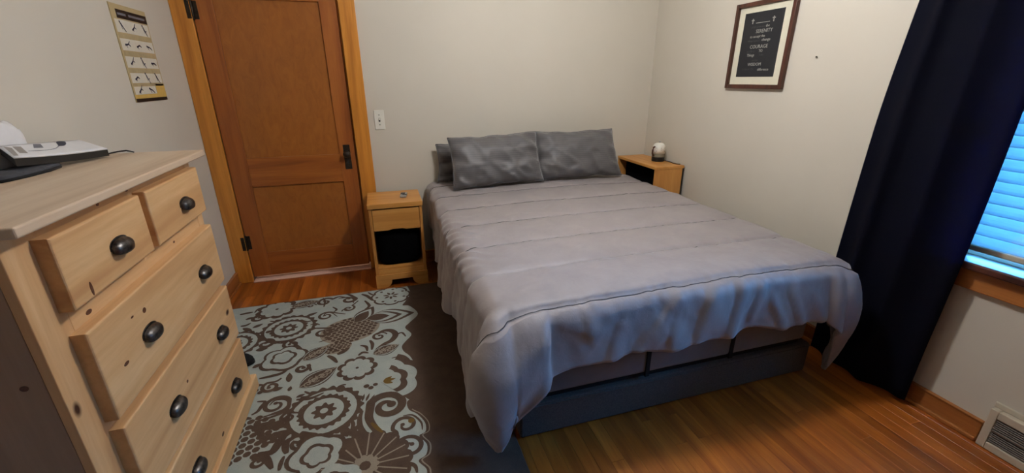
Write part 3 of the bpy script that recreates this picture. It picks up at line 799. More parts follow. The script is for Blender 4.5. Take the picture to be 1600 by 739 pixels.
for i in range(nu + 1):
    for j in range(nv + 1):
        u, v = us[i], vs2[j]
        vt = cb.verts[i * (nv + 1) + j]
        ph = ((v - SEAM0) / SEAMD) % 1.0
        dd = min(ph, 1 - ph) * SEAMD
        fade = .55 + .45 * math.exp(-max(0, v - 1.45) / .45)
        puff = (.015 * (1 - math.exp(-(dd / .030))) - .011 * math.exp(-(dd / .0045) ** 2)) * fade
        pk = math.exp(-dd / .030) * .0055 * fade * fbm((u * 30, v * 6, 3.1), 2)
        eo = max(X0 - u, u - X1, Y0 - v)
        w = sm(-.12, .12, eo)
        wr = .0035 * fbm((u * 3.1, v * 3.7, 0.3), 3) * (1 + 2.2 * w)
        wr += .005 * w * fbm((u * 6 + v * 3, v * 7 - u * 2.5, 7.7), 3)
        cr1 = (1 - abs(noise.noise(Vector((u * 5.5 + v * 4.2, v * 3.0 - u * 1.2, 1.9))))) ** 7
        cr2 = (1 - abs(noise.noise(Vector((u * 9.5 - v * 5.0, v * 3.4 + u * 2.0, 8.3))))) ** 8
        wr += sm(-.02, .10, eo) * (.006 * cr1 + .004 * cr2) * (1.0 if v > Y0 else .45)
        wr += .0035 * (1 - w) * (1 - abs(noise.noise(Vector((u * 3.4 + v * 2.0, v * 4.5 - u * 2.5, 5.5))))) ** 14
        # pulled creases along the near left edge
        if u < X0 + .12: wr += .006 * math.exp(-((u - X0 + .02) / .09) ** 2) * math.sin(u * 60 + v * 75) * sm(1.5, 1.9, v) * (1 - sm(2.2, 2.5, v))
        disp.append((vt, sgn * vt.normal * (puff + pk + wr)))
for vt, d in disp: vt.co += d
for vt in cb.verts: vt.co.z = max(.022, vt.co.z)
cth = thing('comforter', (1.13, 2.1, .03), 'grey quilted comforter spread over the bed and hanging to its foot', 'comforter')
seam_pts = []
for k in range(0, 7):
    j = min(range(nv + 1), key=lambda q: abs(vs2[q] - SEAM0 - k * SEAMD))
    seam_pts.append([cb.verts[i * (nv + 1) + j].co + Vector((0, -.0006, .0042)) for i in range(0, nu + 1)])
com = obj('quilt', cb, M['comforter'], cth, True)
for sp_ in seam_pts:
    obj('stitch_line', tubebm(sp_, .0016, 5), M['stitch'], cth)
s_ = com.modifiers.new('thickness', 'SOLIDIFY'); s_.thickness = .012; s_.offset = -1 if sgn > 0 else -1
# pillows
def pillow(name, label, c, w, h, th, lean, yaw, seed, group, tap=0.0, roll=0.0):
    nu_, nv_ = 46, 34
    R_ = Matrix.Rotation(yaw, 3, 'Z') @ Matrix.Rotation(lean, 3, 'X') @ Matrix.Rotation(roll, 3, 'Y')
    bm = bmesh.new()
    def prof(a, b):
        e = max(0, 1 - abs(a) ** 3.2) ** .55 * max(0, 1 - abs(b) ** 2.8) ** .6
        return e
    side = {}
    for s in (1, -1):
        for i in range(nu_ + 1):
            for j in range(nv_ + 1):
                a, b_ = -1 + 2 * i / nu_, -1 + 2 * j / nv_
                edge_ = i in (0, nu_) or j in (0, nv_)
                if edge_ and s == -1: side[(i, j, -1)] = side[(i, j, 1)]; continue
                pinch = 1 - .05 * (1 - abs(b_) ** 2) * abs(a) ** 3
                pinv = 1 - .07 * (1 - abs(a) ** 2) * abs(b_) ** 3
                xx = a * w / 2 * pinch * (1 - tap * (b_ + 1) / 2); zz = b_ * h / 2 * pinv
                nn = fbm((a * 2.1 + seed, b_ * 1.9, s * 2.0), 4)
                fold = math.sin((a * 2.2 + b_ * .8 + .5 * nn) * 5 + seed) * sm(-.1, -.9, b_)
                rg = (1 - abs(noise.noise(Vector((a * 2.6 + b_ * 1.5 + seed, b_ * 1.2 - a * .5, s * 3.0 + seed))))) ** 6
                fold += 1.5 * rg * (.35 + .65 * sm(.6, -.8, b_)) + 1.2 * math.sin(b_ * 9 + a * 4 + seed) * sm(.55, .95, abs(a))
                yy_ = -s * (th / 2 * prof(a, b_) + (0 if edge_ else (.013 * nn + .013 * fold) * min(1, 2.5 * prof(a, b_))))
                zz += .010 * fbm((a * 2.5 + seed * 3, 4.4, 0), 3) * abs(b_) ** 4
                side[(i, j, s)] = bm.verts.new(Vector(c) + R_ @ Vector((xx, yy_, zz)))
        for i in range(nu_):
            for j in range(nv_):
                bm.faces.new([side[(i + p, j + q, s)] for p, q in ((0, 0), (1, 0), (1, 1), (0, 1))])
    t = thing(name, (c[0], c[1], c[2] - h / 2), label, 'pillow', group)
    obj('pillow_body', bm, M['pillow'], t, True)
    # stitched edge of the case
    pts = [Vector(c) + R_ @ Vector((a * w / 2 * (1 - .05 * (1 - b_ ** 2) * abs(a) ** 3) * (1 - tap * (b_ + 1) / 2), 0, b_ * h / 2 * (1 - .07 * (1 - a ** 2) * abs(b_) ** 3) + .010 * fbm((a * 2.5 + seed * 3, 4.4, 0), 3) * abs(b_) ** 4))
           for a, b_ in [(-1 + 2 * k / 20, 1) for k in range(21)] + [(1, 1 - 2 * k / 14) for k in range(1, 15)] + [(1 - 2 * k / 20, -1) for k in range(1, 21)] + [(-1, -1 + 2 * k / 14) for k in range(1, 15)]]
    obj('case_edge', tubebm(pts, .004, 6), M['pillow'], t, True)
    return t
pillow('pillow', 'charcoal striped pillow at the front left, nearest the small nightstand with the drawer', (.79, 3.015, .852), .68, .375, .16, math.radians(-24), math.radians(0), 1.3, 'pillows on the bed', .02, math.radians(-1.5))
pillow('pillow', 'charcoal striped pillow on the right, nearest the tall nightstand', (1.445, 3.055, .855), .71, .375, .15, math.radians(-24), math.radians(-2), 4.1, 'pillows on the bed', .10)
pillow('pillow', 'charcoal pillow mostly hidden behind the left front pillow, only its corner showing', (.735, 3.235, .802), .70, .28, .09, math.radians(-6), 0, 8.2, 'pillows on the bed', .0, math.radians(1))

# ------------------------------------------------------------------ dresser
dF, dB, dA, dE = -.730, XL + .022, 1.022, 1.975      # face frame x, back x, near y, far y
zr = RT + .0048
dres = thing('dresser', ((dF + dB) / 2, (dA + dE) / 2, zr), 'tall natural pine dresser with five drawers and dark cup pulls', 'dresser')
box('side_panel', (dB, dA, zr + .0), (dF - .02, dA + .02, 1.115), M['pine_side_shaded'], dres)
box('side_panel', (dB, dE - .02, zr + .0), (dF - .02, dE, 1.115), M['pine_side_shaded'], dres)
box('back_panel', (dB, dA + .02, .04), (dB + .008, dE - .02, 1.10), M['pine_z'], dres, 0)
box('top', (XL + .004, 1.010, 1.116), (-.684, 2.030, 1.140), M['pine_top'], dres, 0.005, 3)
box('face_stile', (dF - .02, dA, zr), (dF, 1.125, 1.115), M['pine_z'], dres)
box('face_stile', (dF - .02, 1.925, zr), (dF, dE, 1.115), M['pine_z'], dres)
box('face_stile', (dF - .02, 1.485, .88), (dF, 1.540, 1.075), M['pine_z'], dres)
for z0, z1 in ((1.068, 1.115), (.838, .926), (.56, .616), (.296, .346), (.05, .10)):
    box('face_rail', (dF - .0198, 1.125, z0), (dF - .0003, 1.925, z1), M['pine_y'], dres)
box('base_moulding', (dF, dA - .008, zr), (dF + .046, dE + .012, zr + .072), M['pine_y'], dres, 0.006, 3)
box('bottom_board', (dB + .008, dA + .02, .06), (dF - .02, dE - .02, .075), M['pine_z'], dres, 0)
def cup_pull(y, z, x, parent):
    a, d, h = .041, .024, .024
    bm = bmesh.new(); nu_, nv_ = 20, 10
    V = []
    for i in range(nu_ + 1):
        t = PI * i / nu_; row_ = []
        su = max(0.0, math.sin(t)) ** .62
        for j in range(nv_ + 1):
            if j <= 7:
                f = PI / 2 * j / 7
                row_.append(bm.verts.new((x + .002 + d * su * math.sin(f), y + a * math.cos(t), z + h * su * math.cos(f))))
            else:
                k = (j - 7) / 3
                row_.append(bm.verts.new((x + .002 + d * su * (1 - .12 * k * k), y + a * math.cos(t), z - .015 * k * (.4 + .6 * su))))
        V.append(row_)
    for i in range(nu_):
        for j in range(nv_): 
            try: bm.faces.new((V[i][j], V[i + 1][j], V[i + 1][j + 1], V[i][j + 1]))
            except ValueError: pass
    bmesh.ops.remove_doubles(bm, verts=bm.verts[:], dist=1e-5)
    o = obj('cup_pull', bm, M['pewter'], parent, True)
    o['label'] = 'dark antique pewter cup pull'
    m = o.modifiers.new('wall', 'SOLIDIFY'); m.thickness = .002; m.offset = -1
    hp_ = [(y + (a + .003) * math.cos(PI * q / 16), z + (h + .004) * math.sin(PI * q / 16) ** .62) for q in range(17)]
    obj('pull_flange', prismbm(hp_, lambda u, v, w: (w, u, v), x, x + .002), M['pewter'], parent)
    return o
dxf = -.697
def drawer(y0, y1, z0, z1, pulls, zp):
    bm = boxbm((dF, y0, z0), (dxf, y1, z1))
    fr = [e for e in bm.edges if all(v.co.x > dxf - .001 for v in e.verts)]
    bmesh.ops.bevel(bm, geom=fr, offset=.006, segments=3, affect='EDGES', profile=.5)
    o = obj('drawer', bm, M['pine_y'], dres)
    for y in pulls: cup_pull(y, zp, dxf, o)
drawer(1.102, 1.492, .912, 1.086, (1.327,), .985)
drawer(1.528, 1.943, .912, 1.086, (1.768,), .982)
drawer(1.102, 1.945, .603, .852, (1.332, 1.762), .714)
drawer(1.102, 1.945, .333, .575, (1.334, 1.768), .443)
drawer(1.102, 1.945, .088, .312, (1.334, 1.762), .188)

knotm = plain('pine_knot', srgb(92, 52, 28), .6, var=.3, scale=120)
for y_, z_, ry_, rz_, x_ in ((1.339, .785, .009, .008, dxf), (1.278, .797, .007, .003, dxf), (1.194, .706, .012, .005, dxf), (1.437, .463, .006, .005, dxf), (1.558, .124, .012, .007, dxf), (1.172, .935, .005, .018, dxf),
                             (1.189, .868, .012, .006, dF), (1.506, 1.100, .008, .005, dF), (1.358, 1.096, .006, .004, dF), (1.690, .870, .006, .004, dF)):
    obj('knot', prismbm([(y_ + ry_ * math.cos(2 * PI * q / 14), z_ + rz_ * math.sin(2 * PI * q / 14)) for q in range(14)], lambda u, v, w: (w, u, v), x_ - .001, x_ + .0004), knotm, dres)
obj('knot', prismbm([(-.786 + .008 * math.cos(2 * PI * q / 14), .782 + .007 * math.sin(2 * PI * q / 14)) for q in range(14)], lambda u, v, w: (u, w, v), dA - .0004, dA + .001), knotm, dres)

# things on the dresser
zt = 1.140
def slab(quad, th, nu_=14, nv_=8, sag=0.0):
    A, B, C_, D_ = [Vector(p) for p in quad]
    bm = bmesh.new(); G = {}
    for s in (0, 1):
        for i in range(nu_ + 1):
            for j in range(nv_ + 1):
                u, v = i / nu_, j / nv_
                p = A * (1 - u) * (1 - v) + B * u * (1 - v) + C_ * u * v + D_ * (1 - u) * v
                p = p + Vector((0, 0, -th * s - sag * math.sin(PI * u) * (1 - v)))
                G[(i, j, s)] = bm.verts.new(p)
        for i in range(nu_):
            for j in range(nv_): bm.faces.new([G[(i + a, j + c, s)] for a, c in ((0, 0), (1, 0), (1, 1), (0, 1))])
    rim = [(i, 0) for i in range(nu_ + 1)] + [(nu_, j) for j in range(1, nv_ + 1)] + [(i, nv_) for i in range(nu_ - 1, -1, -1)] + [(0, j) for j in range(nv_ - 1, 0, -1)]
    for k in range(len(rim)):
        a, c = rim[k], rim[(k + 1) % len(rim)]
        bm.faces.new((G[a + (0,)], G[c + (0,)], G[c + (1,)], G[a + (1,)]))
    return bm
pouch = thing('fabric_pouch', (-.99, 1.72, zt), 'flat charcoal fabric pouch lying under the magazine on the dresser', 'pouch')
def lump(c, r, seed, n=(30, 18), amp=.12, flat=True, pw=.7):
    bm = bmesh.new(); V = []
    for j in range(n[1] + 1):
        f = -PI / 2 + PI * j / n[1]; row_ = []
        for i in range(n[0]):
            t = 2 * PI * i / n[0]
            sp = lambda q: math.copysign(abs(q) ** pw, q)
            d = Vector((sp(math.cos(f)) * sp(math.cos(t)), sp(math.cos(f)) * sp(math.sin(t)), sp(math.sin(f))))
            k = 1 + amp * fbm((d.x * 1.7 + seed, d.y * 1.7, d.z * 1.7), 4)
            p = Vector((c[0] + d.x * r[0] * k, c[1] + d.y * r[1] * k, c[2] + d.z * r[2] * k))
            if flat: p.z = max(c[2] - r[2] * .92, p.z)
            row_.append(bm.verts.new(p))
        V.append(row_)
    for j in range(n[1]):
        for i in range(n[0]): bm.faces.new((V[j][i], V[j][(i + 1) % n[0]], V[j + 1][(i + 1) % n[0]], V[j + 1][i]))
    bmesh.ops.remove_doubles(bm, verts=bm.verts[:], dist=1e-5)
    return bm
obj('pouch_body', lump((-1.035, 1.64, zt + .0095), (.045, .125, .0103), 2.0, pw=.55), M['greycloth'], pouch, True)
obj('strap', tubebm([(-1.0, 1.50, zt + .004), (-.985, 1.58, zt + .004), (-.98, 1.66, zt + .004), (-.99, 1.73, zt + .004)], .004, 6), M['blackcloth'], pouch, True)
mag = thing('magazine', (-1.03, 1.84, zt + .03), 'white magazine in a black cover propped against the wall on the dresser', 'magazine')
quad = [(-1.016, 1.60, 1.196), (-.950, 1.925, 1.172), (-1.056, 1.985, 1.200), (-1.060, 1.63, 1.226)]
obj('pages', slab(quad, .004, sag=.004), M['paper'], mag, True)
obj('cover', slab([(p[0], p[1], p[2] - .0042) for p in quad], .022, sag=.004), M['black'], mag)
def on_quad(u, v, up=.0006):
    A, B, C_, D_ = [Vector(p) for p in quad]
    p = A * (1 - u) * (1 - v) + B * u * (1 - v) + C_ * u * v + D_ * (1 - u) * v
    return p + Vector((0, 0, up - .004 * math.sin(PI * u) * (1 - v)))
navy = plain('navy_print', srgb(36, 40, 62), .5); greige = plain('greige_print', srgb(150, 142, 134), .6); greyp = plain('grey_print', srgb(112, 112, 118), .6)
def print_poly(pts, mat, name):
    bm = bmesh.new(); f = bm.faces.new([bm.verts.new(on_quad(*p)) for p in pts]); bmesh.ops.triangulate(bm, faces=[f]); return obj(name, bm, mat, mag)
def print_strip(pts, w, mat, name):
    bm = bmesh.new(); q = smooth_path(pts, 6); L = [bm.verts.new(on_quad(a, c + w(k / (len(q) - 1)), .0008)) for k, (a, c) in enumerate(q)]; R2 = [bm.verts.new(on_quad(a, c - w(k / (len(q) - 1)), .0008)) for k, (a, c) in enumerate(q)]
    for k in range(len(q) - 1): bm.faces.new((L[k], L[k + 1], R2[k + 1], R2[k]))
    return obj(name, bm, mat, mag)
print_strip([(.20, .40), (.34, .38), (.48, .42), (.58, .60), (.66, .78), (.76, .90)], lambda t: .012 + .16 * max(0, math.sin(PI * min(1, max(0, (t - .62) / .38)))), navy, 'printed_swoosh')
print_poly([(.02, .1), (.06, .1), (.10, .75), (.04, .92)], greige, 'printed_photo')
print_poly([(.10, .30), (.17, .25), (.20, .80), (.12, .85)], greige, 'printed_photo')
print_poly([(.30, .62), (.40, .58), (.44, .88), (.36, .92)], greyp, 'printed_photo')
tag(obj('paper_bag', lump((-1.084, 1.67, zt + .070), (.019, .105, .074), 5.0, amp=.16, pw=.6), M['paper'], None, True), 'crumpled white paper bag against the wall at the back of the dresser', 'paper bag')
tag(obj('cable', tubebm(smooth_path([(-.99, 1.98), (-.985, 2.005), (-.97, 2.018), (-.96, 2.012)], 1) and [(-1.03, 1.93, zt + .003), (-1.0, 1.97, zt + .003), (-.985, 2.0, zt + .004), (-.955, 1.995, zt + .010), (-.93, 2.0, zt + .012), (-.918, 2.01, zt + .006), (-.914, 2.015, zt + .003)], .003, 6), M['black'], None, True), 'thin black cable trailing from under the magazine on the dresser', 'cable')

# ------------------------------------------------------------------ nightstand with drawer
a0, a1, f0, f1, nt = -.128, .226, 2.922, 3.268, .617
ns = thing('nightstand', ((a0 + a1) / 2, (f0 + f1) / 2, 0), 'small oak nightstand with one drawer and an open cubby, between door and bed', 'nightstand', 'nightstands')
box('top', (a0 - .006, f0 - .008, nt - .034), (a1 + .006, f1, nt), M['oak_x'], ns, 0.004)
box('side_panel', (a0, f0, 0), (a0 + .019, f1 - .004, nt - .034), M['oak_z'], ns)
box('side_panel', (a1 - .019, f0, 0), (a1, f1 - .004, nt - .034), M['oak_z'], ns)
box('back_panel', (a0 + .019, f1 - .012, .05), (a1 - .019, f1 - .004, nt - .034), M['blackboard'], ns, 0)
box('shelf', (a0 + .019, f0 + .002, .130), (a1 - .019, f1 - .012, .148), M['oak_x'], ns)
box('drawer_floor', (a0 + .019, f0 + .02, .425), (a1 - .019, f1 - .012, .432), M['oak_x'], ns, 0)
w0, w1 = a0 + .022, a1 - .022
mid_ = (w0 + w1) / 2
poly = [(w0, .425), (mid_ - .06, .425)] + [(mid_ - .06 + .12 * k / 8, .425 + .010 * math.sin(PI * k / 8)) for k in range(1, 8)] + [(mid_ + .06, .425), (w1, .425), (w1, .574), (w0, .574)]
obj('drawer', prismbm(poly, lambda u, v, w: (u, w, v), f0 + .001, f0 + .019), M['oak_x'], ns)
poly = [(a0 - .004, 0), (a0 + .055, 0)] + [(a0 + .055 + .05 * math.sin(PI / 2 * k / 6), .058 * (1 - math.cos(PI / 2 * k / 6))) for k in range(1, 7)]
poly += [(a1 - .055 - .05 * math.sin(PI / 2 * k / 6), .058 * (1 - math.cos(PI / 2 * k / 6))) for k in range(6, 0, -1)] + [(a1 - .055, 0), (a1 + .004, 0), (a1 + .004, .098), (a0 - .004, .098)]
obj('arched_apron', prismbm(poly, lambda u, v, w: (u, w, v), f0 - .014, f0), M['oak_x'], ns)
box('apron_rail', (a0 + .019, f0 - .004, .098), (a1 - .019, f0 + .014, .130), M['oak_x'], ns)
tag(obj('duffel_bag', lump((mid_, 3.095, .148 + .122), (.147, .145, .131), 3.3, amp=.035, pw=.33), M['bagcloth'], None, True), 'black cloth bag stuffed in the open cubby of the small nightstand', 'bag')
rm = thing('remote_control', (.118, 3.085, nt), 'small silver and dark handheld remote on the small nightstand', 'remote')
Rz = Matrix.Rotation(math.radians(-8), 4, 'Z')
def rbox(c, s, bev, rot):
    b = boxbm((-s[0] / 2, -s[1] / 2, -s[2] / 2), (s[0] / 2, s[1] / 2, s[2] / 2), bev, 3)
    bmesh.ops.transform(b, matrix=Matrix.Translation(c) @ rot, verts=b.verts); return b
obj('case', rbox((.118, 3.085, nt + .0085), (.046, .105, .017), .007, Rz), M['silver'], rm)
obj('keypad', rbox((.114, 3.100, nt + .0172), (.030, .045, .002), .0008, Rz), M['greycloth'], rm)
obj('screen', rbox((.123, 3.060, nt + .0172), (.030, .028, .002), .0008, Rz), M['black'], rm)

# ------------------------------------------------------------------ tall nightstand in the corner, open side to the bed
b0, b1, g0, g1, mt = 1.950, 2.198, 2.742, 3.295, .775
nr = thing('nightstand', ((b0 + b1) / 2, (g0 + g1) / 2, 0), 'taller oak nightstand in the corner by the framed print, open side facing the bed', 'nightstand', 'nightstands')
box('top', (b0 - .004, g0 - .003, mt - .020), (b1, g1, mt), M['oak_y'], nr, 0.002)
box('side_panel', (b0, g0, 0), (b1 - .012, g0 + .019, mt - .020), M['oak_z'], nr)
box('side_panel', (b0, g1 - .019, 0), (b1 - .012, g1, mt - .020), M['oak_z'], nr)
box('back_panel', (b1 - .010, g0 + .004, .02), (b1, g1, mt - .020), M['blackboard'], nr, 0)
box('shelf', (b0 + .004, g0 + .019, .42), (b1 - .012, g1 - .019, .438), M['oak_y'], nr)
box('shelf', (b0 + .004, g0 + .019, .08), (b1 - .012, g1 - .019, .098), M['oak_y'], nr)
tag(obj('storage_bin', boxbm((b0 + .07, g0 + .022, .4385), (b1 - .013, g1 - .022, .750), .006, 2), M['bagcloth'], None), 'black cloth bin filling the open top shelf of the tall nightstand', 'bin')
# wax warmer
wx, wy = 2.122, 2.975
wm = thing('wax_warmer', (wx, wy, mt), 'white domed ceramic warmer with grey band and black base on tall nightstand', 'warmer')
obj('base', lathebm([(.048, 0), (.050, .004), (.050, .036)], (wx, wy, mt), 36), M['black'], wm)
olive = plain('olive_grey_glaze', srgb(122, 116, 98), .45)
obj('band', lathebm([(.0505, .036), (.0505, .062)], (wx, wy, mt), 36), olive, wm, False)
dome = obj('dome', lathebm([(.050, .062), (.0503, .106), (.047, .121), (.038, .134), (.024, .141), (.009, .144)], (wx, wy, mt), 36), M['white'], wm, True)
obj('finial', lathebm([(.004, .143), (.004, .147), (.008, .151), (.0075, .157), (.003, .160)], (wx, wy, mt), 16), M['silver'], wm, True)
for k in range(9):
    a = 2 * PI * k / 9 + .25
    for zz, rr in ((.108, .0502), (.084 if k % 2 else .094, .0503)):
        p_ = lathebm([(.0024, -.001), (.0024, .0008)], (0, 0, 0), 10, 'X')
        bmesh.ops.transform(p_, matrix=Matrix.Translation((wx + rr * math.cos(a), wy + rr * math.sin(a), mt + zz)) @ Matrix.Rotation(a, 4, 'Z'), verts=p_.verts)
        obj('vent_hole', p_, M['black'], wm)
hp = [(wx - .048, wy - .012, mt + .116), (wx - .062, wy - .015, mt + .112), (wx - .069, wy - .017, mt + .093), (wx - .069, wy - .017, mt + .066), (wx - .062, wy - .015, mt + .050), (wx - .048, wy - .012, mt + .048)]
obj('handle', tubebm(hp, .0065, 8), M['darkwood'], wm, True)
tag(obj('power_cord', tubebm([(wx + .044, wy - .03, mt + .006), (wx + .058, wy - .10, mt + .003), (wx + .04, wy - .14, mt + .003), (wx + .05, wy - .17, mt + .003), (wx + .070, wy - .19, mt + .003)], .0028, 6), M['iron'], None, True), 'thin dark cord from the warmer across the tall nightstand top', 'cord')

# ------------------------------------------------------------------ light switch
sw = thing('light_switch', (.008, YB, 1.06), 'white toggle light switch plate on the wall beside the door', 'light switch')
box('plate', (-.027, YB - .006, 1.062), (.043, YB, 1.198), M['white'], sw, 0.003)
box('toggle_slot', (.002, YB - .0068, 1.117), (.014, YB - .0055, 1.143), M['greycloth'], sw, 0)
obj('toggle', rbox((.008, YB - .010, 1.134), (.009, .016, .010), .002, Matrix.Rotation(math.radians(-25), 4, 'X')), M['white'], sw)
for zz in (1.096, 1.164):
    obj('screw', lathebm([(.0035, 0), (.0035, -.0075), (.002, -.0082)], (.008, YB, zz), 12, 'Y'), M['iron'], sw)

# ------------------------------------------------------------------ framed print
pic = thing('framed_print', (XR, 2.215, 1.335), 'black chalkboard prayer print with cream mat in dark wooden frame', 'framed print')
p0, p1, q0, q1, pw_ = 2.022, 2.452, 1.338, 1.822, .024
xo, xi = XR - .026, XR - .002
for nm, lo, hi in (('frame_side', (xo, p0, q0), (xi, p0 + pw_, q1)), ('frame_side', (xo, p1 - pw_, q0), (xi, p1, q1)), ('frame_rail', (xo, p0 + pw_, q0), (xi, p1 - pw_, q0 + pw_)), ('frame_rail', (xo, p0 + pw_, q1 - pw_), (xi, p1 - pw_, q1))):
    box(nm, lo, hi, M['darkwood'], pic, 0.003)
box('mat_board', (xi - .008, p0 + pw_ - .003, q0 + pw_ - .003), (xi - .005, p1 - pw_ + .003, q1 - pw_ + .003), M['mat'], pic, 0)
c0_, c1_, e0_, e1_ = p0 + .078, p1 - .070, q0 + .068, q1 - .058
box('print', (xi - .0098, c0_, e0_), (xi - .0078, c1_, e1_), M['slate'], pic, 0)
pcy = (c0_ + c1_) / 2
def lettering(txt, y, z, size, mat, name='lettering'):
    cu = bpy.data.curves.new('t', 'FONT'); cu.body = txt; cu.size = size * .82; cu.align_x = 'CENTER'; cu.align_y = 'CENTER'; cu.extrude = .0003; cu.resolution_u = 2
    to = bpy.data.objects.new('t', cu); COL.objects.link(to)
    me = bpy.data.meshes.new_from_object(to.evaluated_get(bpy.context.evaluated_depsgraph_get()))
    bpy.data.objects.remove(to); bpy.data.curves.remove(cu)
    bm = bmesh.new(); bm.from_mesh(me); bpy.data.meshes.remove(me)
    for v in bm.verts: v.co = Vector((xi - .0102 - v.co.z, y - v.co.x, z + v.co.y))
    return obj(name, bm, mat, pic)
lines = [('GOD grant me', .030, .082, .020, 0), ('the', -.040, .080, .024, 1), ('SERENITY', -.020, .106, .034, 1), ('to accept the', .022, .133, .025, 1), ('things I cannot', .045, .155, .018, 0), ('change', -.045, .154, .027, 1),
         ('COURAGE', .000, .190, .034, 1), ('to change', .050, .214, .020, 0), ('TO', -.020, .214, .025, 1), ('Things', .050, .236, .026, 1), ('I can', -.03, .236, .020, 0),
         ('and the', .012, .266, .018, 0), ('WISDOM', .010, .288, .030, 1), ('to know the', .055, .314, .022, 0), ('difference', -.060, .318, .025, 1)]
for t_, y_, z_, s_z, br in lines:
    lettering(t_, pcy + y_, e1_ - z_, s_z, M['chalk'] if br else M['chalk_dim'])
box('chalk_rule', (xi - .0104, pcy - .050, e1_ - .061), (xi - .0098, pcy + .050, e1_ - .058), M['chalk'], pic, 0)
for y_ in (.075, -.075):
    b = boxbm((xi - .0104, pcy + y_ - .003, e1_ - .062), (xi - .0098, pcy + y_ + .003, e1_ - .034)); boxbm((xi - .0104, pcy + y_ - .010, e1_ - .046), (xi - .0098, pcy + y_ + .010, e1_ - .040), bm=b)
    obj('cross', b, M['chalk'], pic)
tag(obj('wall_nail', lathebm([(.0018, 0), (.0018, -.008), (.0042, -.0085), (.004, -.010)], (XR, 1.855, 1.500), 10, 'X'), M['iron']), 'tiny nail left in the wall beside the framed print', 'nail')

# ------------------------------------------------------------------ exercise chart on the left wall
tanp = plain('tan_card', srgb(184, 164, 120), .6, var=.05); yel = plain('yellow_card', srgb(206, 170, 88), .6, var=.05); cream = plain('cream_card', srgb(214, 208, 190), .6, var=.03)
khaki = plain('khaki_card', srgb(176, 158, 118), .6, var=.08)
po_ = thing('exercise_chart', (XL, 2.77, 1.303), 'tan exercise chart with rows of small figures on the left wall', 'poster')
ya, yb, za, zb = 2.598, 2.942, 1.303, 1.736
box('card', (XL + .0005, ya, za), (XL + .004, yb, zb), tanp, po_, 0)
lay = lambda k: (XL + .004, XL + .004 + .0005 * k)
def ppr(name, y0, y1, z0, z1, mat, k=1): return box(name, (lay(k)[0], y0, z0), (lay(k)[1], y1, z1), mat, po_, 0)
ppr('header_band', ya + .045, yb - .004, zb - .060, zb - .022, M['black'])
ppr('footer_band', ya + .004, yb, za, za + .016, M['black'])
ppr('yellow_corner', yb - .10, yb, za + .016, za + .082, yel)
ppr('yellow_foot', ya, yb - .10, za + .016, za + .034, yel)
rows = [(zb - .122, zb - .066, 3), (zb - .200, zb - .148, 3), (zb - .276, zb - .226, 3), (zb - .345, zb - .300, 3), (zb - .398, zb - .362, 2)]
for i, (z0, z1, n_) in enumerate(rows):
    wd = (yb - ya - .02) if n_ == 3 else (yb - ya) * .66
    ppr('picture_strip', ya + .014, ya + .010 + wd, z0, z1, cream)
    if i < 4: ppr('caption_band', ya + .014, yb - .006, rows[i + 1][1] + .002, z0 - .004, khaki)
    for k in range(n_):
        cy_ = ya + .014 + wd * (k + .5) / n_; cz = (z0 + z1) / 2
        rnd = random.Random(i * 7 + k)
        bm = bmesh.new(); a = rnd.uniform(-.9, .9); xw = XL + .0052
        def limb(ax, az, bx_, bz, w):
            dx, dz = bx_ - ax, bz - az; l = math.hypot(dx, dz) or 1; nx, nz = -dz / l * w, dx / l * w
            bm.faces.new([bm.verts.new((xw, cy_ + p, cz + q)) for p, q in ((ax + nx, az + nz), (bx_ + nx * .6, bz + nz * .6), (bx_ - nx * .6, bz - nz * .6), (ax - nx, az - nz))])
        ca_, sa_ = math.cos(a) * .022, math.sin(a) * .018
        limb(-ca_ * .6, sa_ * .9 + .004, ca_ * .5, -sa_ * .6, .0048)
        limb(ca_ * .5, -sa_ * .6, ca_ * 1.4, -sa_ - .012, .0032); limb(ca_ * .4, -sa_ * .5, ca_ * 1.1 + .004, -sa_ + .012 * rnd.choice((1, -1)), .003)
        limb(-ca_ * .5, sa_ * .8, -ca_ * .2, -.014, .0022)
        hd = [bm.verts.new((xw, cy_ - ca_ * .85 + .0055 * math.cos(2 * PI * q / 10), cz + sa_ * 1.15 + .006 + .0055 * math.sin(2 * PI * q / 10))) for q in range(10)]; bm.faces.new(hd)
        obj('figure', bm, navy, po_)
for y0, y1 in ((ya + .055, ya + .13), (ya + .155, yb - .03)):     # pale title lettering, too small to read
    ppr('title_line', y0, y1, zb - .046, zb - .036, greyp, 2)

# ------------------------------------------------------------------ curtain
cur = thing('curtain', (2.13, 1.22, 0.02), 'long navy blackout curtain hanging to the floor beside the window', 'curtain')
ns_, nz_ = 110, 40
def curt(i, j):
    s = i / ns_; t = j / nz_
    z = .026 + (2.105 - .026) * t
    yl = 1.405 + .030 * (1 - t) - .045 * sm(.55, 1, t); yr = .990 - .030 * sm(0, .6, t)
    y = yl + (yr - yl) * s
    amp = .022 * (1 - .2 * t) 
    x = 2.122 + amp * math.sin(s * 2 * PI * 2.7 + .6 + .5 * math.sin(t * 3)) * (.75 + .25 * math.sin(s * 9)) + .022 * math.sin(s * PI) * -(1 - t) + .012 * fbm((s * 3, t * 1.6, 2), 2)
    x += .045 * sm(.70, 1, s) * (1 - .6 * sm(.2, .6, t))
    y += .010 * math.cos(s * 2 * PI * 2.7 + .6) 
    return Vector((x, y, z))
o = obj('cloth', gridbm(ns_, nz_, curt), M['curtain'], cur, True)
m_ = o.modifiers.new('thickness', 'SOLIDIFY'); m_.thickness = .003; m_.offset = 0
rod = thing('curtain_rod', (2.13, .46, 2.09), 'dark curtain rod above the window', 'curtain rod')
obj('rod', lathebm([(.010, -.24), (.010, 1.52)], (2.132, 0, 2.115), 14, 'Y'), M['iron'], rod, False)
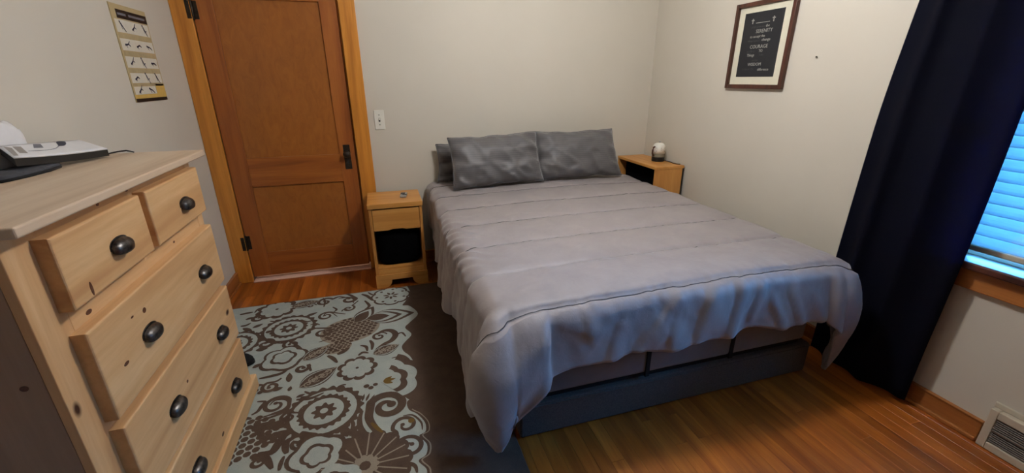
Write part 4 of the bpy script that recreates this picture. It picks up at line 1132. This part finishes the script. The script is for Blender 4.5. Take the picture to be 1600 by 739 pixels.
for y_ in (-.25, 1.53):
    obj('finial', lathebm([(.010, -.02), (.020, -.008), (.022, 0), (.020, .008), (.010, .02)], (2.132, y_, 2.115), 16, 'Y'), M['iron'], rod, True)
for y_ in (-.20, 1.49):
    b = boxbm((2.125, y_ - .006, 2.098), (XR, y_ + .006, 2.106)); boxbm((XR - .004, y_ - .012, 2.07), (XR, y_ + .012, 2.14), bm=b)
    obj('bracket', b, M['iron'], rod)

# ------------------------------------------------------------------ floor register in the baseboard
vt_ = thing('vent_register', (XR - .025, .55, 0), 'ivory metal heating vent with grey grille set into the baseboard', 'vent')
v0, v1, vx = .36, .752, XR - .034
for lo, hi in (((vx, v1 - .026, 0.002), (XR, v1, .178)), ((vx, v0, 0.002), (XR, v0 + .026, .178)), ((vx, v0 + .026, .002), (XR, v1 - .026, .034)), ((vx, v0 + .026, .146), (XR, v1 - .026, .178))):
    box('frame', lo, hi, M['offwhite'], vt_, 0.003)
box('top_flange', (XR - .010, v0 - .008, .178), (XR, v1 + .004, .200), M['offwhite'], vt_, 0.003)
box('backing', (XR - .012, v0 + .02, .03), (XR - .002, v1 - .02, .15), M['blackboard'], vt_, 0)
k = 0
zz = .040
while zz < .144:
    obj('louver', rbox((vx + .008, (v0 + v1) / 2, zz), (.010, v1 - v0 - .050, .0045), .001, Matrix.Rotation(math.radians(35), 4, 'Y')), M['grille'], vt_)
    zz += .0085
box('damper_bar', (vx + .001, v0 + .026, .087), (vx + .004, v1 - .026, .093), M['grille'], vt_, 0)

# ------------------------------------------------------------------ slipper on the rug behind the dresser
sl = thing('slipper', (-.86, 2.20, RT), 'black slipper on the rug behind the far end of the dresser', 'slipper')
so = []
for k in range(32):
    a = 2 * PI * k / 32
    u = math.cos(a); w_ = .040 + .010 * u
    so.append((-.875 + .125 * u, 2.20 + w_ * math.sin(a)))
obj('sole', prismbm(so, lambda u, v, w: (u, v, w), RT + .004, RT + .020), M['black'], sl)
def upper(i, j):
    t = i / 16; a = PI * j / 14
    x_ = -.90 + .148 * t
    hw = (.044 + .006 * math.sin(PI * t)) * math.sqrt(max(.0, 1 - max(0, (t - .45) / .55) ** 2.4)) + .001
    hh = .058 * (1 - .35 * t) * math.sqrt(max(0.0, 1 - max(0, (t - .35) / .65) ** 2.6)) + .002
    return Vector((x_, 2.20 + hw * math.cos(a), RT + .018 + hh * math.sin(a)))
o = obj('upper', gridbm(16, 14, upper), M['blackcloth'], sl, True)
m_ = o.modifiers.new('thickness', 'SOLIDIFY'); m_.thickness = .004
